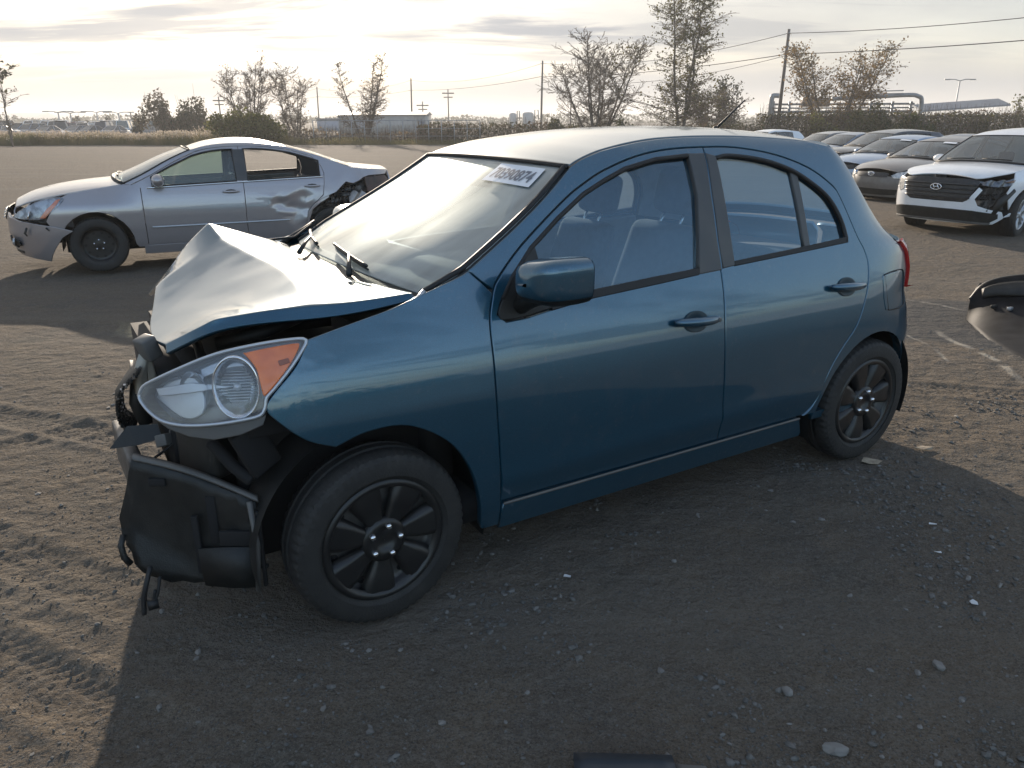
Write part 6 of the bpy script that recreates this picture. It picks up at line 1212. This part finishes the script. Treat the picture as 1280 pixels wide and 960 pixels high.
brush('tangled hedge behind the parked cars on the right',955,1900,69,1.9,3.0,34000,[L_OLIVE,L_DRY,L_DARK],101,zb=-.55)
brush('low dark brush beyond the roof of the hatchback',520,960,67,1.1,2.0,12000,[L_DARK,L_DRY],103,zb=-.6)
brush('thin weeds before the pale warehouse',345,560,68,.5,1.5,3000,[L_TAN,L_DRY],105,zb=-.6,stems=2.2)
# reeds with pale plumes along the left edge of the yard
def reeds(label,px0,px1,d,n,h,mats,seed,plume=.5,zb=-.45,dd=3.2):
    r=np.random.default_rng(seed); x=r.uniform(xf_(px0,d),xf_(px1,d),n); y=d+r.uniform(0,dd,n); hh=h*r.uniform(.55,1.1,n)*(1+.7*fbm(x,y,.3,3,seed)); l=r.normal(0,.12,(n,2))
    b0=np.stack([x,y,np.full(n,zb)],-1); t=b0+np.stack([l[:,0]*hh,l[:,1]*hh,hh],-1); w=.022; V=np.stack([b0+[w,0,0],b0-[w,0,0],t],1).reshape(-1,3); tag(np_mesh('reeds',V,np.arange(3*n).reshape(-1,3),mats[0],smooth=False),label+', the stalks','reeds',kind='stuff')
    k=r.random(n)<plume; P=t[k]; m=len(P); V=[];
    for j in range(3): v,_f=leaf_mesh(P+np.stack([r.normal(0,.03,m),r.normal(0,.03,m),-.06*j+r.normal(0,.02,m)],-1),np.full(m,.11),r); V.append(v)
    V=np.concatenate(V); tag(np_mesh('reeds',V,np.arange(len(V)).reshape(-1,4),mats[1],smooth=False),label+', the pale plumes','reeds',kind='stuff')
M_REED=leafm('reed_straw',(.21,.17,.085),(.12,.115,.05)); M_PLUME=leafm('reed_plume',(.52,.44,.36),(.40,.33,.26)); M_RG=leafm('reed_green',(.10,.105,.045),(.17,.14,.07))
reeds('tall straw reeds along the left edge of the yard',-420,330,64,15000,.98,(M_REED,M_PLUME),201,.55)
reeds('greener grass clump below the left sapling',-60,34,62.5,2400,.95,(M_RG,M_PLUME),203,.05)
reeds('tufts of pale reed behind the silver saloon roof',240,352,62.5,1500,1.2,(M_REED,M_PLUME),205,.5)
reeds('short tan grass along the far edge behind the hatchback screen',330,640,65,3600,.5,(M_REED,M_RG),207,.2,zb=-.5)
# ------------------------------------------------------------------ poles and lines
M_POLE=mat('pole_wood',(.11,.095,.085),.85,col2=(.16,.14,.125),nscale=3,stretch=(8,8,.5)); M_WIRE=mat('wire_dark',(.03,.03,.033),.6); M_GALV=mat('galvanised',(.30,.31,.32),.5,.4)
PL=[(45.5,32.,9.1),(24.9,76.,9.2),(4.3,120.,9.45),(-19.1,155.,8.7),(-44.,185.,8.3),(-72.,222.,8.3)]
PN=['','tall wooden utility pole rising behind the parked cars on the right','wooden utility pole above the middle of the hatchback roof','wooden utility pole right of the pale warehouse','wooden utility pole between two thin bare trees','wooden utility pole far off behind the round bushes']
for i,(x,y,h) in enumerate(PL):
    if i==0: continue
    e=empty('utility_pole',(x,y,-.9)); tag(e,PN[i],'pole','utility poles crossing the far side of the yard')
    MB().tube([(0,0,0),(.05,0,(h+.9)*.5),(.12,0,h+.9)],[.17,.15,.125],10).build('pole_shaft',M_POLE,e)
    b=MB()
    for zz in (h+.55,h-1.25): b.box((.11,-.14,zz),(.10,.12,.16))
    b.build('wire_bracket',M_GALV,e)
WN=[('upper','overhead line'),('lower','overhead line')]
def wire(a,b,sag,label,r=.026):
    a,b=np.array(a),np.array(b); t=np.linspace(0,1,22)[:,None]; P=a+(b-a)*t; P[:,2]-=sag*4*(t[:,0]*(1-t[:,0])); o=MB().tube(P,r,4).build('overhead_line',M_WIRE); tag(o,label,'overhead line','overhead lines between the utility poles')
SP=['from the tall right pole out of the right of the photo','between the tall right pole and the middle pole','between the middle pole and the warehouse pole','between the warehouse pole and the pole among bare trees','from the pole among bare trees to the far left pole']
for i in range(5):
    (x,y,h),(x2,y2,h2)=PL[i],PL[i+1]
    wire((x+.1,y-.16,h-.35),(x2+.1,y2-.16,h2-.35),1.15 if i else .9,'upper overhead line '+SP[i]); wire((x+.1,y-.16,h-2.1),(x2+.1,y2-.16,h2-2.1),.55,'lower overhead line '+SP[i],.032)
wire((25.0,75.8,7.0),(4.4,119.8,7.2),1.5,'slack lowest overhead line between the tall right pole and the middle pole',.022)
def thin_pole(label,px,d,top,cross=None,group='thin far poles on the skyline'):
    e=empty('thin_pole',(xf_(px,d),d,-1.)); tag(e,label,'pole',group); h=zf(top,d)+1; s=d/110.; MB().tube([(0,0,0),(0,0,h)],[.11*s,.08*s],6).build('pole_shaft',M_GALV if cross=='lamp' else M_POLE,e)
    if cross=='lamp':
        for q in (-1,1): MB().tube([(0,0,h-.1),(q*.7*s,0,h+.15),(q*1.5*s,0,h+.15)],.06*s,5).box((q*1.7*s,0,h+.12),(.7*s,.3*s,.14*s)).build('lamp_head',M_GALV,e)
    elif cross: MB().box((0,0,h-.5*s),(1.6*s,.14*s,.16*s)).box((0,0,h-1.0*s),(1.2*s,.14*s,.14*s)).build('crossarm',M_POLE,e)
thin_pole('thin pole with crossarm right of the warehouse pole',561,210,112,'arm'); thin_pole('thin pole beside the trunks of the wide bare tree',713,130,116); thin_pole('double headed street lamp above the shed roof',1190,140,101,'lamp'); thin_pole('short pylon above the right end of the pale warehouse',529,230,127,'arm'); thin_pole('thin bare pole among the reeds behind the silver saloon',277,160,121,'arm')
for px,t,l in ((75,140,'double headed lamp above the far car rows at left'),(90,141,'second thin lamp right of it above the far car rows'),(123,140,'leaning skyline lamp left of the small round tree'),(150,141,'tall skyline lamp by the pointed little tree'),(165,140,'skyline lamp left of the low dark bush')): thin_pole(l,px,200,t,'lamp' if px!=165 else 'arm')
bush('bush','tiny round tree on the skyline above the far car rows',100,210,3.6,3.8,16,L_DARK,500,.45,zb=-.75); bush('bush','tiny pointed tree on the skyline between two lamps',139,210,3.8,3.0,17,L_DARK,450,.42,zb=-.75)
# chain fence along the edge
fe=empty('chain_fence',(0,66.6,-.5)); tag(fe,'thin wire fence with slim posts before the pale warehouse','fence')
for k,px in enumerate(np.linspace(392,600,14)): MB().tube([(xf_(px,66.6),0,0),(xf_(px,66.6),0,1.95)],.035,6).build('post',M_GALV,fe)
for z in (1.92,1.3,.7): MB().tube([(xf_(392,66.6),0,z),(xf_(600,66.6),0,z)],.016 if z<1.9 else .028,5).build('rail',M_GALV,fe)
# ------------------------------------------------------------------ buildings and plant
M_SHEET=mat('sheet_metal_pale',(.40,.39,.38),.55,.2,col2=(.33,.32,.31),nscale=.6); M_ROOFG=mat('roof_grey_blue',(.20,.22,.25),.5,.3,col2=(.15,.165,.19),nscale=.5); M_PIPE=mat('pipe_grey',(.21,.225,.24),.45,.4,col2=(.15,.16,.17),nscale=1.2); M_CONC=mat('concrete_pale',(.38,.37,.36),.85,col2=(.30,.29,.28),nscale=.4)
wh=empty('warehouse',(xf_(478,122),122,-1.)); tag(wh,'long low pale warehouse beyond the wire fence','warehouse')
MB().box((0,4,1.55),(13.2,8,3.1)).build('wall',M_SHEET,wh); MB().prism([(-4.3,0),(4.3,0),(0,.45)],lambda a,b:(-6.8,4+a,3.1+b),lambda a,b:(6.8,4+a,3.1+b)).build('roof',M_ROOFG,wh,smooth=False)
for k in range(26): MB().box((-6.5+.52*k,-.05,1.55),(.10,.10,3.0)).build('cladding_rib',M_SHEET,wh)
MB().box((-3.2,-.06,1.2),(2.4,.08,2.4)).build('roller_door',M_GALV,wh)
MB().box((5.9,-.06,1.1),(1.0,.08,2.1)).build('door',M_ROOFG,wh)
b2=empty('blue_shed',(xf_(415,150),150,-1.)); tag(b2,'small bluish shed left of the pale warehouse','shed'); MB().box((0,2,1.2),(5.5,4,2.4)).build('wall',mat('shed_blue',(.22,.26,.33),.6),b2); MB().box((0,2,2.5),(5.9,4.4,.2)).build('roof',M_ROOFG,b2)
for nm,px,w,top,lab in (('storage_tank',641,1.7,141.5,'narrow pale storage tank left of the middle pole'),('storage_tank',660,2.6,140.5,'wide pale storage tank with pipe beside the middle pole')):
    d=190; e=empty(nm,(xf_(px,d),d,-1.)); tag(e,lab,'tank','pale tanks beyond the brush'); h=zf(top,d)+1; MB().lathe([(w/2,0),(w/2,h-.3),(w*.35,h),(.01,h+.1)],n=24).build('tank_shell',M_CONC,e)
    MB().tube([(w*.6,0,0),(w*.6,0,h+.5),(w*.9,0,h+.5),(w*.95,0,h*.6)],.14,6).build('pipe',M_PIPE,e)
pk=empty('pipe_rack',(xf_(1100,112),112,-1.)); tag(pk,'grey industrial pipework with a thick elbow behind the rust leaved tree','pipework')
zt=zf(119,112)+1; xx=lambda p:xf_(p,112)-xf_(1100,112)
MB().tube(spl([(xx(1035),0,zt-.5),(xx(1090),0,zt-.2),(xx(1128),0,zt),(xx(1141),0,zt-.15),(xx(1147),0,zt-1.0),(xx(1147),0,0)],5),.28,12).build('main_pipe',M_PIPE,pk)
for z,r_ in ((zt-1.1,.14),(zt-1.6,.10),(zt-2.1,.18),(zt-2.8,.24)): MB().tube([(xx(960),0.9,z-.1),(xx(1142),.9,z)],r_,10).build('pipe',M_PIPE,pk)
for p in (965,985,1060,1086,1113,1136): MB().box((xx(p),.4,(zt-.8)/2),(.28,.28,zt-.8)).build('rack_post',M_PIPE,pk); 
for p in (965,1060,1113): MB().box((xx(p),.5,zt-1.7),(.2,2.2,.2)).build('crossbeam',M_PIPE,pk)
MB().tube([(xx(1040),-.5,zt+.35),(xx(1120),-.5,zt+.55)],.07,5).tube([(xx(1040),-.5,zt+.05),(xx(1120),-.5,zt+.2)],.05,5).build('handrail',M_PIPE,pk)
MB().box((xx(1020),1.5,zt-.9),(3.6,1.5,1.2)).build('equipment_box',mat('tank_brown',(.20,.13,.09),.6,col2=(.15,.11,.09),nscale=1),pk)
MB().tube(spl([(xx(961),0,0),(xx(961),0,zt-.6),(xx(964),0,zt-.1),(xx(970),0,zt-.1)],5),.32,10).build('elbow_pipe',M_PIPE,pk)
sh_=empty('open_shed',(xf_(1204,125),125,-1.)); tag(sh_,'long open sided shed with grey sloping roof at upper right','shed'); xs_=lambda p:xf_(p,125)-xf_(1204,125); zr=zf(123,125)+1
MB().prism([(0,0),(3.5,.9),(3.5,1.15),(0,.25)],lambda a,b:(xs_(1150),a,zr-2.0+b),lambda a,b:(xs_(1258),a,zr-1.1+b)).build('roof',M_ROOFG,sh_,smooth=False)
MB().box((xs_(1204),.2,zr-2.6),(xs_(1258)-xs_(1150),.25,.3)).build('eaves_beam',M_PIPE,sh_)
for p in (1153,1180,1206,1232,1255): MB().box((xs_(p),.2,(zr-2.2)/2),(.3,.3,zr-2.2)).build('post',M_PIPE,sh_)
MB().box((xs_(1204),3.2,1.0),(11.5,.3,2.0)).build('back_wall',M_SHEET,sh_)
# low far ground line: distant ridge and tree line
def ridge(name,d,x0,x1,h0,h1,m,seed,n=260):
    x=np.linspace(x0,x1,n); h=h0+(h1-h0)*np.clip(fbm(x,x*0+seed,.012*900/d,5,seed)+.5,0,1); V=[];P=[]
    for dy,k in ((0,0.),(d*.01,.6),(d*.03,1.),(d*.06,.2)): P.append(np.stack([x,np.full(n,d+dy),h*k-2],-1))
    o=MB().grid(P).build(name,m); o['kind']='structure'
ridge('hills',1900,-1850,1850,10,18,mat('hill_blue_grey',(.10,.115,.12),.95),301); ridge('hill',1500,-1400,-880,8,16,mat('hill_near',(.085,.10,.10),.95),305)
def treeline(px0,px1,d,h,n,seed,label,lf):
    r=np.random.default_rng(seed); x=r.uniform(xf_(px0,d),xf_(px1,d),n); y=d+r.uniform(0,30,n); top=h*(.35+1.3*np.clip(fbm(x,x*0,.05,4,seed)+.4,0,1)); P=np.stack([x,y,-1+top*r.random(n)],-1); V,F=leaf_mesh(P,r.uniform(1.,2.4,n),r); tag(np_mesh('far_trees',V,F,lf,smooth=False),label,'far trees',kind='stuff')
treeline(-1100,700,420,4.0,6500,307,'thin far tree line on the horizon left and centre',L_DARK); treeline(700,2600,420,4.2,6000,309,'thin far tree line on the horizon at right',L_DARK)
def reflection_trees():  # unseen tree line, added for a dark band in the paint reflections
    r=np.random.default_rng(311); n=5200; x=r.uniform(-120,120,n); y=-62-r.uniform(0,14,n)-.0006*x*x; top=5.5*(.45+1.2*np.clip(fbm(x,x*0,.07,4,8)+.4,0,1)); P=np.stack([x,y,-.2+top*r.random(n)],-1); V,F=leaf_mesh(P,r.uniform(.8,1.9,n),r); tag(np_mesh('far_trees',V,F,L_DARK,smooth=False),'unseen trees added behind the viewer to darken reflections in the paint','far trees',kind='stuff')
reflection_trees()
# ------------------------------------------------------------------ rows of cars far away beyond the reeds
def far_car(kind):
    prof={'saloon':[(2.2,.35),(2.25,.62),(1.3,.86),(.6,.92),(-1.7,.98),(-2.2,.95),(-2.25,.40)],'suv':[(2.2,.40),(2.25,.85),(1.2,1.02),(.8,1.05),(-2.15,1.12),(-2.2,.45)],'van':[(2.4,.35),(2.45,.9),(1.9,1.05),(1.7,1.1),(-2.4,1.15),(-2.4,.4)]}[kind]
    cab={'saloon':[(.7,.92),(-.15,1.40),(-1.0,1.44),(-1.75,.98)],'suv':[(.95,1.04),(.2,1.60),(-1.9,1.66),(-2.1,1.12)],'van':[(1.8,1.08),(1.2,1.85),(-2.3,1.95),(-2.38,1.15)]}[kind]
    b=MB(); n=len(prof); A=[(x,y*.9,z) for y in (-.86,.86) for x,z in prof]; b.add(A,[tuple(range(n)),tuple(range(2*n-1,n-1,-1))]+[(i,n+i,n+(i+1)%n,(i+1)%n) for i in range(n)])
    k=len(cab); A=[(x,s*(.77 if z<1.2 else .60),z) for s in (-1,1) for x,z in cab]; w=MB().add(A,[tuple(range(k)),tuple(range(2*k-1,k-1,-1))]+[(i,k+i,k+(i+1)%k,(i+1)%k) for i in range(k)])
    x0,x1=cab[1],cab[2]; rf=MB().box(((x0[0]+x1[0])/2,0,max(x0[1],x1[1])+.012),(abs(x0[0]-x1[0])*.98,1.22,.06))
    for s in (-1,1):
        for q in (0,1): rf.tube([(*[cab[3*q][0]],s*.775,cab[3*q][1]),(cab[1+q][0],s*.605,cab[1+q][1])],.05,4)
        mx=(cab[1][0]+cab[2][0])/2-.1; rf.tube([(mx,s*.79,prof[3][1]),(mx,s*.615,cab[2][1])],.045,4)
    t=MB()
    for x in (1.4,-1.35):
        for s in (-1,1): t.lathe([(.02,.1),(.3,.1),(.33,.05),(.33,-.1)],(x,s*.72,.32),rot(rx=-s*math.pi/2),12)
    return b,w,rf,t
FM=[(M_WPAINT,'white'),(PS,'silver'),(PDK,'black'),(mat('paint_red_dull',(.22,.03,.03),.35,0,.5,.8),'red'),(PGR,'grey'),(PSB,'blue grey')]
M_FGL=mat('far_glass',(.03,.035,.04),.12,0,.6,.6); protos={}
r=np.random.default_rng(77); KN={'saloon':'saloon','suv':'sport utility car','van':'van'}
for row,(d,px0,px1) in enumerate(((96,-25,262),(106,-25,300),(118,-25,310),(133,-25,320),(150,-25,330),(172,-20,335))):
    x=xf_(px0,d); 
    while x<xf_(px1,d):
        k=['saloon','saloon','suv','van'][int(r.choice(4,p=[.4,.2,.3,.1]))]; c=int(r.choice(6,p=[.36,.24,.15,.04,.13,.08]))
        if (k,c) not in protos:
            b,w,rf,t=far_car(k); o=b.build('parked_car',FM[c][0],smooth=False,bevel=.10,seg=2); w.build('windows',M_FGL,o,smooth=False); rf.build('roof',FM[c][0],o,smooth=False); t.build('tyres',M_TYRE,o); protos[(k,c)]=o
        else: o=copy_tree(protos[(k,c)])
        o.location=(x,d+r.normal(0,.5),-.68); o.rotation_euler=(0,0,rad(90)+(math.pi if r.random()<.5 else 0)+r.normal(0,.12)+(.4 if row%2 else -.15)); tag(o,'small far %s %s in the crowded rows beyond the reeds'%(FM[c][1],KN[k]),'car','cars crowded in rows beyond the reeds')
        x+=r.uniform(2.3,3.1) if r.random()<.9 else 5.
# ------------------------------------------------------------------ haze over the yard and everything beyond it
hz=MB().box((0,900,10),(4400,3500,26)).build('haze',None,smooth=False); hz['kind']='stuff'; tag(hz,'thin pale haze over the yard and fields','haze')
hm=bpy.data.materials.new('haze'); hm.use_nodes=True; hn=hm.node_tree; hn.nodes.clear(); ho=hn.nodes.new('ShaderNodeOutputMaterial'); hv=hn.nodes.new('ShaderNodeVolumePrincipled'); hv.inputs['Color'].default_value=(.95,.95,.95,1); hv.inputs['Density'].default_value=.0008; hv.inputs['Anisotropy'].default_value=.25; hn.links.new(hv.outputs[0],ho.inputs['Volume']); hz.data.materials.append(hm)
